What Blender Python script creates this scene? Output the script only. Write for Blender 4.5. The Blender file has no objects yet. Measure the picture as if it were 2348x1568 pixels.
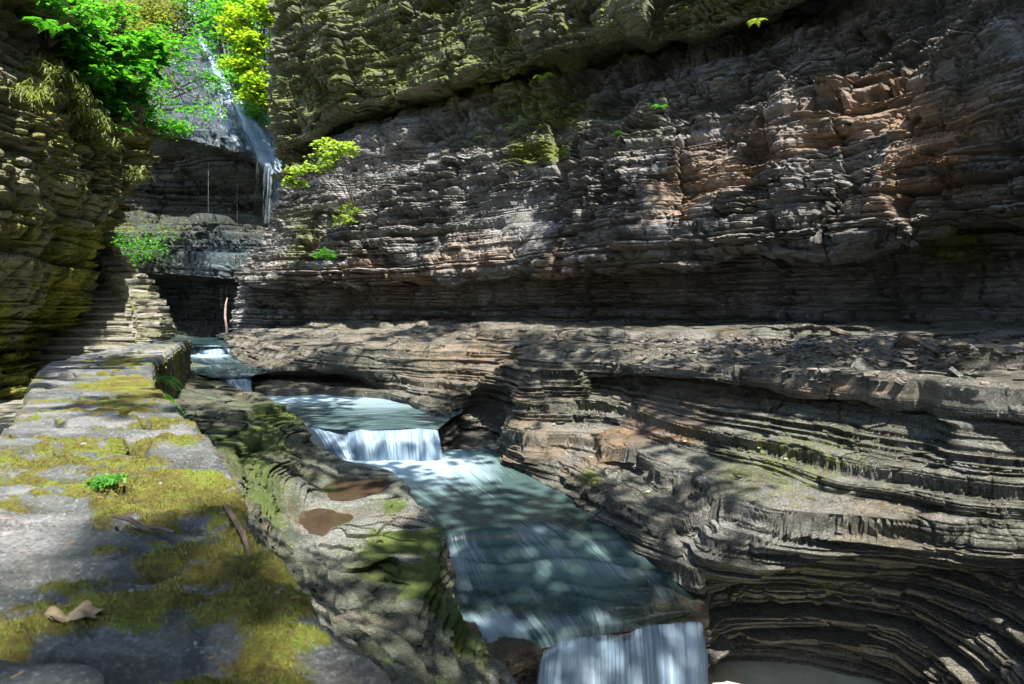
import bpy, math, random
import numpy as np
from mathutils import Vector, Matrix

# ------------------------------------------------------------------ camera, light, exposure
F = 1564.7; CX = 1173.5; HY = 729.0            # picture measured in 2347 x 1568 units, horizon at HY
scene = bpy.context.scene
col = scene.collection
cam_d = bpy.data.cameras.new('camera'); cam = bpy.data.objects.new('camera', cam_d); col.objects.link(cam)
cam.rotation_euler = (math.radians(90), 0, 0)
cam_d.lens = 24; cam_d.sensor_width = 36
cam_d.shift_y = -(784.0-HY)/2347.0
cam_d.clip_start = 0.05; cam_d.clip_end = 500
cam_d.dof.use_dof = True; cam_d.dof.focus_distance = 9.0; cam_d.dof.aperture_fstop = 7.0
scene.camera = cam

SUN_EL = math.radians(59)
SAZ = Vector((0.30, -0.95)).normalized()         # horizontal direction towards the sun
SUN = Vector((SAZ.x*math.cos(SUN_EL), SAZ.y*math.cos(SUN_EL), math.sin(SUN_EL)))
world = bpy.data.worlds.new('World'); scene.world = world; world.use_nodes = True
nt = world.node_tree; bg = nt.nodes['Background']
sky = nt.nodes.new('ShaderNodeTexSky'); sky.sky_type = 'NISHITA'; sky.sun_disc = False
sky.sun_elevation = SUN_EL; sky.sun_rotation = math.atan2(SAZ.x, SAZ.y)
nt.links.new(sky.outputs[0], bg.inputs[0]); bg.inputs[1].default_value = 0.12
sl = bpy.data.lights.new('sun', 'SUN'); sl.energy = 5.0; sl.angle = math.radians(0.53); sl.color = (1, .96, .89)
so = bpy.data.objects.new('sun', sl); col.objects.link(so)
so.rotation_euler = SUN.to_track_quat('Z', 'Y').to_euler()
vs = scene.view_settings; vs.view_transform = 'Standard'; vs.look = 'None'; vs.gamma = 1
vs.exposure = 1.8
scene.cycles.max_bounces = 6; scene.cycles.transparent_max_bounces = 12
scene.cycles.caustics_reflective = False; scene.cycles.caustics_refractive = False
random.seed(7); RNG = np.random.default_rng(7)

# ------------------------------------------------------------------ numeric helpers
def W(px, py, Y): return np.array([(px-CX)/F*Y, Y, -(py-HY)/F*Y])
def WZ(px, py, z):
    Y = -z*F/(py-HY); return np.array([(px-CX)/F*Y, Y, z])
def proj(P):
    Y = np.maximum(P[..., 1], .01); return CX+P[..., 0]/Y*F, HY-P[..., 2]/Y*F
def hsh(i, j, k, seed):
    M = np.uint32
    n = (i.astype(np.int64)*374761393+j.astype(np.int64)*668265263+k.astype(np.int64)*2147483647 % 4294967291+seed*974634777) & 0xffffffff
    n = n.astype(np.uint64); n = ((n ^ (n >> np.uint64(13)))*np.uint64(1274126177)) & np.uint64(0xffffffff)
    n = ((n ^ (n >> np.uint64(16)))*np.uint64(2246822519)) & np.uint64(0xffffffff)
    n = n ^ (n >> np.uint64(15))
    return n.astype(np.float64)/4294967295.0
def h1(k, seed): return hsh(np.asarray(k), np.zeros_like(k), np.zeros_like(k), seed)
def vn(x, y, z, seed):
    i, j, k = np.floor(x), np.floor(y), np.floor(z); a, b, c = x-i, y-j, z-k
    a = a*a*(3-2*a); b = b*b*(3-2*b); c = c*c*(3-2*c); r = 0
    for di in (0, 1):
        for dj in (0, 1):
            for dk in (0, 1):
                w = (a if di else 1-a)*(b if dj else 1-b)*(c if dk else 1-c)
                r = r+w*hsh(i+di, j+dj, k+dk, seed)
    return r
def fbm(x, y, z, seed, oc=3):
    r = 0; a = .5; t = 0
    for o in range(oc):
        r = r+a*vn(x, y, z, seed+o*17); t += a; a *= .5; x = x*2.03+5.1; y = y*2.03+1.7; z = z*2.03+3.3
    return r/t
def sstep(a, b, x):
    t = np.clip((x-a)/(b-a), 0, 1); return t*t*(3-2*t)
def crm(A, t):
    n = A.shape[0]; t = np.clip(t, 0, n-1-1e-6); i = np.floor(t).astype(int); f = (t-i).reshape((-1,)+(1,)*(A.ndim-1))
    p0 = A[np.maximum(i-1, 0)]; p1 = A[i]; p2 = A[np.minimum(i+1, n-1)]; p3 = A[np.minimum(i+2, n-1)]
    T = .72
    m1 = T*.5*(p2-p0)*1.0; m2 = T*.5*(p3-p1)
    return (2*f**3-3*f**2+1)*p1+(f**3-2*f**2+f)*m1+(-2*f**3+3*f**2)*p2+(f**3-f**2)*m2
def vis_w(P):
    px, py = proj(P); ins = (P[..., 1] > .3) & (px > -150) & (px < 2500) & (py > -120) & (py < 1690)
    return np.where(ins, 1.0, .12)
def grid(ctrl, pu, pv, pr=False):
    """smooth surface through a net of world points; pu / pv = sample pitch in picture units"""
    A = np.array(ctrl, float); R, C, _ = A.shape
    D = crm(np.moveaxis(crm(A, np.linspace(0, R-1, R*10)), 1, 0), np.linspace(0, C-1, C*10))  # (c,r,3)
    D = np.moveaxis(D, 0, 1)
    dist = np.linalg.norm(D, axis=2)+.3
    wv = vis_w(D)
    lr = (np.linalg.norm(np.diff(D, axis=0), axis=2)/dist[1:]*wv[1:]); lr = np.percentile(lr, 80, axis=1)+1e-5
    lc = (np.linalg.norm(np.diff(D, axis=1), axis=2)/dist[:, 1:]*wv[:, 1:]); lc = np.percentile(lc, 80, axis=0)+1e-5
    cr = np.concatenate([[0], np.cumsum(lr)]); cc = np.concatenate([[0], np.cumsum(lc)])
    nr = int(cr[-1]*F/pv)+2; nc = int(cc[-1]*F/pu)+2
    tr = np.interp(np.linspace(0, cr[-1], nr), cr, np.linspace(0, R-1, R*10))
    tc = np.interp(np.linspace(0, cc[-1], nc), cc, np.linspace(0, C-1, C*10))
    G = np.moveaxis(crm(np.moveaxis(crm(A, tr), 1, 0), tc), 0, 1)
    return G
def normals(P):
    du = np.gradient(P, axis=1); dv = np.gradient(P, axis=0)
    n = np.cross(du, dv); n /= (np.linalg.norm(n, axis=2, keepdims=True)+1e-12)
    px, py = proj(P); ins = vis_w(P) > .5
    d = (n*(-P)).sum(2)[ins]
    if d.sum() < 0: n = -n
    return n
_edges = {}
def beds(b, hm, seed, dev=.8):
    key = (hm, seed, dev)
    if key not in _edges:
        r = np.random.default_rng(seed); h = hm*np.exp(r.normal(0, dev, int(70/hm*1.4))); _edges[key] = -12+np.cumsum(h)
    e = _edges[key]
    k = np.clip(np.searchsorted(e, b)-1, 0, len(e)-2); h = e[k+1]-e[k]
    return k, (b-e[k])/h, h, e[k]
def strata(P, levels, rough=(.05, 1.5), warp=.10, cellwarp=.35, seed=1, am_=1.0, hetero=.8, nb=None, tilt=.5):
    """split a smooth rock surface into beds and blocks that follow world height.
    levels = (bed height, block width, protrusion, seed, terracing, riser share); each bed is a riser with an undercut foot and a tread on top"""
    P = P.copy(); n = normals(P) if nb is None else nb
    x, y, z = P[..., 0].copy(), P[..., 1].copy(), P[..., 2].copy()
    b0 = warp*(fbm(x*.35, y*.35, z*.2, seed+3, 2)-.5)*2+.012*x
    b = z+b0; up = sstep(.12, .55, n[..., 2])
    dirn = n*np.array([1, 1, .15])+np.array([0, -.12, 0]); dirn /= np.linalg.norm(dirn, axis=2, keepdims=True)+1e-9
    d = np.zeros(z.shape)
    wx = cellwarp*(fbm(x*1.1, y*1.1, z*1.1, seed+40, 2)-.5); wy = cellwarp*(fbm(x*1.1+9, y*1.1, z*1.1, seed+41, 2)-.5)
    fine = .02*(fbm(x*4, y*4, z*2, seed+50, 3)-.5)
    if hetero:
        hz = sstep(.36, .62, fbm(x*.55, y*.55, z*.9, seed+90, 3)); het = (1-hetero*.55+hetero*.9*hz)*am_
    else: het = am_
    for hm, bw, am, sd, ter, sh in levels:
        k, t, h, e = beds(b+fine*min(1, hm*6), hm, sd)
        if ter:
            nbz = e+h*sstep(0, sh, t); b = b+(nbz-b)*ter*up
        hk = h1(k, sd+1); th = h1(k, sd+2)*3.14
        c, s_ = np.cos(th), np.sin(th); w = bw*(.6+1.2*h1(k, sd+3))
        xx, yy = x+wx*bw, y+wy*bw
        a1 = (xx*c+yy*s_)/w+hk*37+fine*28; a2 = (-xx*s_+yy*c)/(w*.8)+hk*11-fine*28
        c1, c2 = np.floor(a1), np.floor(a2)
        v = hsh(c1, c2, k, sd+4); v = v*v*.55+v*.45
        f1 = a1-c1; f2 = a2-c2
        ed = np.minimum(np.minimum(f1, 1-f1), np.minimum(f2, 1-f2))
        foot = np.exp(-(t/.16)**2); crest = np.exp(-((1-t)/.10)**2)*(1-up)
        tl1 = hsh(c1, c2, k, sd+7)-.5; tl2 = hsh(c1, c2, k, sd+8)-.5; tl3 = hsh(c1, c2, k, sd+9)-.35
        v2 = hk*.55+v*.7-.6+tilt*(tl1*(f1-.5)*2.2+tl2*(f2-.5)*2.2+tl3*(t-.5)*1.4)-.50*foot-.15*crest-.25*np.exp(-(ed*w/(bw*.05))**2)
        d += am*v2
    d = d*het*(1-.5*sstep(.5, .9, -n[..., 2]))
    d += rough[0]*(.45+.55*am_)*(fbm(x*rough[1], y*rough[1], z*rough[1]*2, seed+7, 4)-.5)*2
    P[..., 2] = b-b0
    return P+dirn*d[..., None], n, d

# ------------------------------------------------------------------ mesh helpers
def mesh_np(name, V, Fc, mat=None, parent=None, attrs=None, smooth=False, uv=None, crease=None):
    V = np.ascontiguousarray(V, dtype=np.float32).reshape(-1, 3); Fc = np.ascontiguousarray(Fc, dtype=np.int32)
    m = bpy.data.meshes.new(name); m.vertices.add(len(V)); m.vertices.foreach_set('co', V.ravel())
    n, k = Fc.shape; m.loops.add(n*k); m.loops.foreach_set('vertex_index', Fc.ravel())
    m.polygons.add(n); m.polygons.foreach_set('loop_start', np.arange(0, n*k, k, dtype=np.int32))
    m.polygons.foreach_set('loop_total', np.full(n, k, dtype=np.int32))
    m.polygons.foreach_set('use_smooth', np.full(n, smooth, dtype=bool))
    m.update(calc_edges=True)
    if attrs:
        for an, arr in attrs.items():
            a = m.attributes.new(an, 'FLOAT_COLOR', 'POINT'); arr = np.asarray(arr, dtype=np.float32).reshape(len(V), 4)
            a.data.foreach_set('color', np.ascontiguousarray(arr).ravel())
    if uv is not None:
        l = m.uv_layers.new(name='flow'); l.data.foreach_set('uv', np.ascontiguousarray(uv.reshape(-1, 2)[Fc.ravel()], dtype=np.float32).ravel())
    if mat: m.materials.append(mat)
    o = bpy.data.objects.new(name, m); col.objects.link(o)
    if parent: o.parent = parent
    return o
def sheet(name, P, mat, parent=None, mask=None, smooth=False, uv=None, flip=False):
    R, C = P.shape[:2]; i = np.arange(R*C).reshape(R, C)
    Fc = np.stack([i[:-1, :-1], i[:-1, 1:], i[1:, 1:], i[1:, :-1]], -1).reshape(-1, 4)
    if flip: Fc = Fc[:, ::-1]
    return mesh_np(name, P.reshape(-1, 3), Fc, mat, parent, {'mask': mask.reshape(-1, 4)} if mask is not None else None, smooth, uv)
class MB:
    def __init__(s): s.v = []; s.f = []; s.n = 0
    def add(s, V, Fs):
        s.v.append(np.asarray(V, float)); s.f += [tuple(i+s.n for i in f) for f in Fs]; s.n += len(V); return s
    def tube(s, pts, rad, k=7):
        pts = [Vector(p) for p in pts]; V = []; Fs = []
        for i, p in enumerate(pts):
            d = (pts[min(i+1, len(pts)-1)]-pts[max(i-1, 0)]).normalized(); q = d.to_track_quat('Z', 'Y')
            r = rad[i] if hasattr(rad, '__len__') else rad
            for j in range(k):
                a = 2*math.pi*j/k; V.append(p+q@Vector((math.cos(a)*r, math.sin(a)*r, 0)))
        for i in range(len(pts)-1):
            for j in range(k):
                a = i*k+j; b = i*k+(j+1) % k; Fs.append((a, b, b+k, a+k))
        Fs.append(tuple(range(k-1, -1, -1))); Fs.append(tuple((len(pts)-1)*k+j for j in range(k)))
        return s.add([tuple(v) for v in V], Fs)
    def build(s, name, mat, parent=None, smooth=False):
        m = bpy.data.meshes.new(name); m.from_pydata(np.concatenate(s.v).tolist(), [], s.f); m.update()
        if mat: m.materials.append(mat)
        if smooth: m.polygons.foreach_set('use_smooth', [True]*len(m.polygons))
        o = bpy.data.objects.new(name, m); col.objects.link(o)
        if parent: o.parent = parent
        return o
def tag(o, label, cat=None, group=None, kind=None):
    o['label'] = label
    if cat: o['category'] = cat
    if group: o['group'] = group
    if kind: o['kind'] = kind
    return o
def empty(name, loc=(0, 0, 0)):
    o = bpy.data.objects.new(name, None); o.location = loc; col.objects.link(o); o.empty_display_size = .1; return o
def local(o, parent):
    """parent o (built in world space) to an empty that has a location"""
    o.parent = parent; o.matrix_parent_inverse = Matrix.Translation(parent.location).inverted(); return o

# ------------------------------------------------------------------ materials
def mat(name):
    m = bpy.data.materials.new(name); m.use_nodes = True; t = m.node_tree
    return m, t, t.nodes['Principled BSDF']
def nd(t, typ, **kw):
    n = t.nodes.new(typ)
    for k, v in kw.items():
        if k in n.inputs: n.inputs[k].default_value = v
        else: setattr(n, k, v)
    return n
def noise(t, scale, mp=(1, 1, 1), detail=4, rough=.55, src=None, dist=0):
    if src is None: src = nd(t, 'ShaderNodeTexCoord').outputs['Object']
    m = nd(t, 'ShaderNodeMapping'); m.inputs['Scale'].default_value = mp; t.links.new(src, m.inputs[0])
    n = nd(t, 'ShaderNodeTexNoise'); n.inputs['Scale'].default_value = scale; n.inputs['Detail'].default_value = detail
    n.inputs['Roughness'].default_value = rough; n.inputs['Distortion'].default_value = dist
    t.links.new(m.outputs[0], n.inputs['Vector']); return n.outputs['Fac']
def ramp(t, src, stops):
    r = nd(t, 'ShaderNodeValToRGB'); e = r.color_ramp.elements
    while len(e) < len(stops): e.new(.5)
    for i, (p, c) in enumerate(stops): e[i].position = p; e[i].color = (*c, 1) if len(c) == 3 else c
    t.links.new(src, r.inputs[0]); return r.outputs[0]
def mixc(t, fac, a, b, mode='MIX'):
    m = nd(t, 'ShaderNodeMix', data_type='RGBA', blend_type=mode)
    for s, i in ((fac, 0), (a, 6), (b, 7)):
        if isinstance(s, (int, float)): m.inputs[i].default_value = s
        elif isinstance(s, tuple): m.inputs[i].default_value = (*s, 1)
        else: t.links.new(s, m.inputs[i])
    return m.outputs[2]
def mth(t, op, a, b=None, c=None, clamp=False):
    m = nd(t, 'ShaderNodeMath', operation=op, use_clamp=clamp)
    for i, s in enumerate((a, b, c)):
        if s is None: continue
        if isinstance(s, (int, float)): m.inputs[i].default_value = s
        else: t.links.new(s, m.inputs[i])
    return m.outputs[0]
def bump(t, hs, p):
    prev = None
    for h, dist, st in hs:
        b = nd(t, 'ShaderNodeBump'); b.inputs['Distance'].default_value = dist; b.inputs['Strength'].default_value = st
        t.links.new(h, b.inputs['Height'])
        if prev: t.links.new(prev, b.inputs['Normal'])
        prev = b.outputs[0]
    t.links.new(prev, p.inputs['Normal'])

def rock_mat(name, dark, mid, light, zs=9, spk=.40, moss=((.035, .055, .010), (.13, .15, .02)), sc=1.0, rough=(.35, .75), bs=1.0, spec=.5, pale_c=(.42, .40, .40)):
    m, t, p = mat(name)
    at = nd(t, 'ShaderNodeAttribute', attribute_name='mask'); sep = nd(t, 'ShaderNodeSeparateColor'); t.links.new(at.outputs['Color'], sep.inputs[0])
    mo, ru, we, pa = sep.outputs[0], sep.outputs[1], sep.outputs[2], at.outputs['Alpha']
    n1 = noise(t, .9*sc, (1, 1, 2.2), 6, .62); n2 = noise(t, 2.2*sc, (1, 1, zs), 6, .7); n3 = noise(t, 26*sc, (1, 1, 1.6), 5, .7)
    n4 = noise(t, 2.4*sc, (1, 1, .22), 4, .6)
    c = ramp(t, n1, [(.28, dark), (.5, mid), (.72, light)])
    c2 = ramp(t, n2, [(.30, tuple(v*.55 for v in dark)), (.52, mid), (.75, tuple(v*1.15 for v in light))])
    c = mixc(t, .55, c, c2)
    c = mixc(t, mth(t, 'MULTIPLY', ramp(t, n3, [(.53, (0, 0, 0)), (.68, (1, 1, 1))]), spk), c, tuple(min(.6, v*1.7) for v in light))
    c = mixc(t, mth(t, 'MULTIPLY', ramp(t, n3, [(.30, (1, 1, 1)), (.45, (0, 0, 0))]), .5), c, tuple(v*.35 for v in dark))
    c = mixc(t, mth(t, 'MULTIPLY', ramp(t, n4, [(.42, (0, 0, 0)), (.66, (1, 1, 1))]), .35), c, (.115, .098, .06))
    # pale tone: dust and lichen plus painted sunlight and sheen; then rust, moss
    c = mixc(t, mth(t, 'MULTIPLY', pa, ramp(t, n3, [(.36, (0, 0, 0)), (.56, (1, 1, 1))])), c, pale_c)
    c = mixc(t, mth(t, 'MULTIPLY', ru, ramp(t, n2, [(.36, (0, 0, 0)), (.62, (1, 1, 1))])), c, (.34, .17, .06))
    mf = noise(t, 7*sc, (1, 1, 1.5), 6, .75)
    mm = mth(t, 'MULTIPLY', mth(t, 'SUBTRACT', mth(t, 'ADD', mo, mf), .72), 6, clamp=True)
    mn_ = mth(t, 'ADD', mth(t, 'MULTIPLY', noise(t, 18*sc, (1, 1, 1), 5, .8), .55), mth(t, 'MULTIPLY', noise(t, 1.6*sc, (1, 1, 1), 3, .6), .45))
    mc = ramp(t, mn_, [(.36, moss[0]), (.49, moss[1]), (.62, moss[-1])])
    c = mixc(t, mm, c, mc)
    t.links.new(c, p.inputs['Base Color'])
    r = mth(t, 'MULTIPLY_ADD', n3, rough[1]-rough[0], rough[0])
    r = mth(t, 'MULTIPLY', r, mth(t, 'MULTIPLY_ADD', we, -.62, 1.0)); r = mth(t, 'MAXIMUM', r, mth(t, 'MULTIPLY', mm, .85))
    t.links.new(r, p.inputs['Roughness']); p.inputs['Specular IOR Level'].default_value = spec
    bump(t, [(noise(t, 7*sc, (1, 1, 7), 6, .7), .06*bs, .9), (noise(t, 34*sc, (1, 1, 1.6), 5, .75), .035*bs, .9), (mf, .03*bs, .4)], p)
    return m
ROCK = rock_mat('shale', (.030, .030, .027), (.118, .115, .10), (.40, .39, .37), bs=1.2)
ROCKO = rock_mat('olive_shale', (.06, .056, .028), (.22, .205, .12), (.52, .50, .37), moss=((.06, .07, .01), (.20, .21, .02), (.38, .38, .05)), bs=1.2)
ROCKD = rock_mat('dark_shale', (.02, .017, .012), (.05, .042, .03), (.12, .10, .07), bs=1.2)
ROCKW = rock_mat('wet_shale', (.026, .027, .021), (.105, .103, .08), (.30, .295, .25), zs=2.5, spk=.55, sc=1.6, rough=(.18, .5), bs=1.0)
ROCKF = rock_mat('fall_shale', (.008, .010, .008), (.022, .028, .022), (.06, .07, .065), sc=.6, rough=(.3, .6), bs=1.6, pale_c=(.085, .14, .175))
ROCKL = rock_mat('bench_shale', (.034, .040, .026), (.085, .098, .068), (.25, .27, .225), zs=5, sc=2.0, moss=((.02, .035, .004), (.06, .095, .01), (.11, .14, .02)), bs=.8)
ROCKC = rock_mat('capstone_slate', (.030, .037, .038), (.092, .108, .108), (.27, .29, .28), zs=1.5, spk=.6, sc=3.6, moss=((.04, .028, .008), (.15, .125, .012), (.17, .25, .02)), bs=.5, rough=(.5, .85))
ROCKS = rock_mat('stair_slate', (.10, .10, .08), (.27, .26, .21), (.52, .50, .40), sc=2.0, bs=.6)

def leaf_mat(name, c1, c2, tr=.55):
    m, t, p = mat(name); out = t.nodes['Material Output']
    oi = nd(t, 'ShaderNodeNewGeometry'); r = ramp(t, oi.outputs['Random Per Island'], [(0, c1), (1, c2)])
    t.links.new(r, p.inputs['Base Color']); p.inputs['Roughness'].default_value = .5
    tl = nd(t, 'ShaderNodeBsdfTranslucent'); t.links.new(mixc(t, 1.0, r, (1.3, 1.35, .5), 'MULTIPLY'), tl.inputs[0])
    mx = nd(t, 'ShaderNodeMixShader'); mx.inputs[0].default_value = tr; t.links.new(p.outputs[0], mx.inputs[1]); t.links.new(tl.outputs[0], mx.inputs[2])
    t.links.new(mx.outputs[0], out.inputs[0]); return m
LGREEN = leaf_mat('leaf_green', (.02, .13, .014), (.13, .40, .05))
LDARK = leaf_mat('leaf_dark', (.012, .045, .008), (.03, .12, .012))
LYEL = leaf_mat('leaf_yellow', (.10, .25, .015), (.40, .48, .05))
LPALE = leaf_mat('leaf_pale', (.13, .22, .04), (.36, .45, .12))
LFERN = leaf_mat('fern_green', (.03, .14, .015), (.10, .32, .03))
LOLIVE = leaf_mat('grass_olive', (.09, .12, .03), (.25, .28, .09))
def flat_mat(name, c, rough=.7, sc=12, var=.4, bs=.01):
    m, t, p = mat(name); n = noise(t, sc, (1, 1, 1), 4, .65)
    t.links.new(ramp(t, n, [(.3, tuple(v*(1-var) for v in c)), (.7, tuple(v*(1+var) for v in c))]), p.inputs['Base Color'])
    p.inputs['Roughness'].default_value = rough; bump(t, [(n, bs, .6)], p); return m
BARK = flat_mat('bark', (.06, .045, .03)); DRY = flat_mat('dry_leaf', (.22, .165, .09), sc=30, bs=.003); TWIG = flat_mat('twig', (.09, .06, .04), sc=40)

def water_mat(name, deep, shallow, foam, su=20, sv=1.0, clear=0.0, rough=.22):
    """mask: R foam, G how clear the water is, B aerated tint"""
    m, t, p = mat(name); out = t.nodes['Material Output']
    at = nd(t, 'ShaderNodeAttribute', attribute_name='mask'); sep = nd(t, 'ShaderNodeSeparateColor'); t.links.new(at.outputs['Color'], sep.inputs[0])
    uv = nd(t, 'ShaderNodeTexCoord').outputs['UV']
    s1 = noise(t, 1.0, (su, sv, 1), 5, .62, uv, .6); s2 = noise(t, 1.0, (su*5, sv*2.2, 1), 4, .6, uv, .3)
    c = mixc(t, mth(t, 'MULTIPLY_ADD', s1, .9, mth(t, 'SUBTRACT', sep.outputs[2], .45), clamp=True), deep, shallow)
    st = mth(t, 'ADD', mth(t, 'MULTIPLY', s1, .6), mth(t, 'MULTIPLY', s2, .4))
    fo = mth(t, 'MULTIPLY', mth(t, 'SUBTRACT', mth(t, 'ADD', sep.outputs[0], st), 1.0-.30), 1.7, clamp=True)
    c = mixc(t, fo, c, foam); t.links.new(c, p.inputs['Base Color'])
    t.links.new(mth(t, 'MULTIPLY_ADD', fo, .4, rough), p.inputs['Roughness']); p.inputs['IOR'].default_value = 1.333
    bump(t, [(s1, .03, .35), (s2, .006, .5)], p)
    tr = nd(t, 'ShaderNodeBsdfTransparent'); tr.inputs[0].default_value = (.80, .88, .84, 1)
    gl = nd(t, 'ShaderNodeBsdfGlossy'); gl.inputs['Roughness'].default_value = .12
    lw = nd(t, 'ShaderNodeFresnel'); lw.inputs['IOR'].default_value = 1.33
    m1 = nd(t, 'ShaderNodeMixShader'); t.links.new(lw.outputs[0], m1.inputs[0]); t.links.new(tr.outputs[0], m1.inputs[1]); t.links.new(gl.outputs[0], m1.inputs[2])
    m2 = nd(t, 'ShaderNodeMixShader'); fac = mth(t, 'MULTIPLY', sep.outputs[1], mth(t, 'SUBTRACT', 1.0, fo), clamp=True)
    t.links.new(fac, m2.inputs[0]); t.links.new(p.outputs[0], m2.inputs[1]); t.links.new(m1.outputs[0], m2.inputs[2])
    t.links.new(m2.outputs[0], out.inputs[0]); return m
WATER = water_mat('creek_water', (.014, .034, .036), (.075, .122, .112), (.36, .48, .56))
def fall_mat(name, c1, c2, su=40, sv=.8, dens=.75):
    """falling water: white threads with gaps; mask R = density"""
    m, t, p = mat(name); out = t.nodes['Material Output']
    at = nd(t, 'ShaderNodeAttribute', attribute_name='mask'); sep = nd(t, 'ShaderNodeSeparateColor'); t.links.new(at.outputs['Color'], sep.inputs[0])
    uv = nd(t, 'ShaderNodeTexCoord').outputs['UV']
    s1 = noise(t, 1.0, (su, sv, 1), 4, .65, uv, .15); s2 = noise(t, 1.0, (su*3.5, sv*3, 1), 4, .7, uv, .1)
    s3 = noise(t, 1.0, (su*.16, sv*.8, 1), 3, .5, uv, .2)
    st = mth(t, 'ADD', mth(t, 'MULTIPLY', s1, .5), mth(t, 'MULTIPLY', s2, .5))
    st = mth(t, 'ADD', st, mth(t, 'MULTIPLY_ADD', s3, .5, -.25))
    t.links.new(ramp(t, st, [(.36, c1), (.62, c2)]), p.inputs['Base Color']); p.inputs['Roughness'].default_value = .35
    bump(t, [(st, .03, .8)], p)
    tl = nd(t, 'ShaderNodeBsdfTranslucent'); tl.inputs[0].default_value = (*c2, 1)
    m1 = nd(t, 'ShaderNodeMixShader'); m1.inputs[0].default_value = .35; t.links.new(p.outputs[0], m1.inputs[1]); t.links.new(tl.outputs[0], m1.inputs[2])
    tr = nd(t, 'ShaderNodeBsdfTransparent')
    al = mth(t, 'MULTIPLY', mth(t, 'SUBTRACT', mth(t, 'ADD', st, sep.outputs[0]), 1-dens*.5), 3.2, clamp=True)
    m2 = nd(t, 'ShaderNodeMixShader'); t.links.new(al, m2.inputs[0]); t.links.new(tr.outputs[0], m2.inputs[1]); t.links.new(m1.outputs[0], m2.inputs[2])
    t.links.new(m2.outputs[0], out.inputs[0]); return m
FALL = fall_mat('falling_water', (.04, .10, .18), (.44, .56, .66))
VEIL = fall_mat('veil_water', (.14, .22, .30), (.46, .58, .68), su=26, sv=1.2)

# ------------------------------------------------------------------ right cliff (upper overhang + lower slope + undercut)
YB = lambda px: np.interp(px, [500, 600, 760, 950, 1150, 1300, 1500, 1750, 2000, 2347, 2700], [30.5, 29.5, 28, 25.5, 22.3, 19.5, 17, 14.4, 12.6, 10.5, 9])
PT = lambda px: np.interp(px, [600, 660, 700, 780, 950, 1150, 1300, 1500, 1650, 1800, 1900, 2000, 2347, 2700], [450, 420, 368, 312, 262, 205, 172, 132, 96, 52, 2, -60, -290, -520])
PB = lambda px: np.interp(px, [500, 700, 900, 1100, 1290, 1500, 1650, 1770, 2014, 2135, 2347, 2700], [652, 648, 640, 632, 618, 606, 596, 578, 556, 528, 490, 440])
cols = [700, 800, 950, 1120, 1290, 1400, 1600, 1800, 2050, 2347, 2700]
sil = {0: 660, 1: 640, 2: 606, 3: 608, 3.5: 640, 4: 660, 5: 655, 6: 625, 7: 585, 8: 552, 9: 540, 10: 545, 11: 540, 12: 535}
ctrl = []
def rrow(key, fpy, offY):
    row = []; sx = sil[key]
    y0 = YB(max(sx, 600))+offY(sx); row.append(W(sx+60, fpy(sx), y0+7)); row.append(W(sx, fpy(sx), y0+1.2))
    for px in cols: row.append(W(px, fpy(px), YB(px)+offY(px)))
    e = row[-1]; row.append(np.array([9.3, 3.5, e[2]])); row.append(np.array([8.5, -3.5, e[2]])); row.append(np.array([2, -9, e[2]]))
    ctrl.append(row)
lerp = lambda k, px: PT(px)*(1-k)+PB(px)*k
rrow(0, lambda p: np.interp(p, [600, 2700], [-420, -1500]), lambda p: 2.0)
rrow(1, lambda p: np.interp(p, [600, 1500, 2000, 2700], [-30, -140, -260, -900]), lambda p: 1.6)
rrow(2, lambda p: PT(p)*.45+np.interp(p, [600, 1500, 2700], [10, -30, -380]), lambda p: 1.5)
rrow(3, lambda p: PT(p)-np.interp(p, [600, 700, 900, 1500, 2700], [120, 80, 55, 35, 60]), lambda p: 2.1)
rrow(3.5, lambda p: PT(p)-np.interp(p, [600, 900, 1500, 2700], [30, 14, 10, 20]), lambda p: 4.6)
rrow(4, lambda p: PT(p)-4, lambda p: 5.6)
rrow(5, lambda p: PT(p)+2, lambda p: 3.9)
rrow(6, lambda p: lerp(.25, p), lambda p: 2.5)
rrow(7, lambda p: lerp(.55, p), lambda p: 1.0)
rrow(8, lambda p: lerp(.85, p), lambda p: .15)
rrow(9, lambda p: PB(p), lambda p: 0.1)
rrow(10, lambda p: PB(p)+10, lambda p: 1.4)
rrow(11, lambda p: 700.0, lambda p: 1.9)
rrow(12, lambda p: 775+(p-600)*.02, lambda p: 2.0)
G = grid(ctrl, 2.5, 1.7)
px, py = proj(G)
def bumpY(G, px, py, cx, cy, rx, ry, a, ang=0):
    c, s = math.cos(math.radians(ang)), math.sin(math.radians(ang)); dx = px-cx; dy = py-cy
    u = (dx*c+dy*s)/rx; v = (-dx*s+dy*c)/ry; G[..., 1] += a*np.exp(-(u*u+v*v)**1.5)
n0 = normals(G)
for b in [(1305, 300, 28, 170, 1.0, 10), (1390, 470, 90, 150, -.8, 0), (1180, 500, 110, 110, .45, 0), (1700, 480, 130, 110, -.55, 0), (1500, 520, 90, 90, -.35, 0),
          (1930, 350, 20, 110, .6, 0), (2080, 420, 150, 90, -.5, 0), (2250, 180, 110, 120, -.5, 0), (1780, 280, 120, 50, -.5, -15), (880, 330, 90, 30, -.8, -15),
          (1500, 60, 20, 100, .8, 0), (1430, 60, 60, 90, -.7, 0), (640, 250, 60, 120, .9, 0), (860, 480, 120, 50, -.5, -10), (2200, 620, 90, 90, .5, 0), (1370, 680, 14, 90, .6, 0), (1150, 470, 120, 110, -.3, 0), (1000, 560, 12, 60, .5, 0), (1560, 440, 10, 130, .5, 5), (1915, 470, 12, 90, .6, 0), (1080, 180, 200, 40, -.4, -10), (750, 150, 40, 120, -.7, 0), (1250, 100, 60, 80, -.5, 0)]:
    bumpY(G, px, py, *b)
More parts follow.
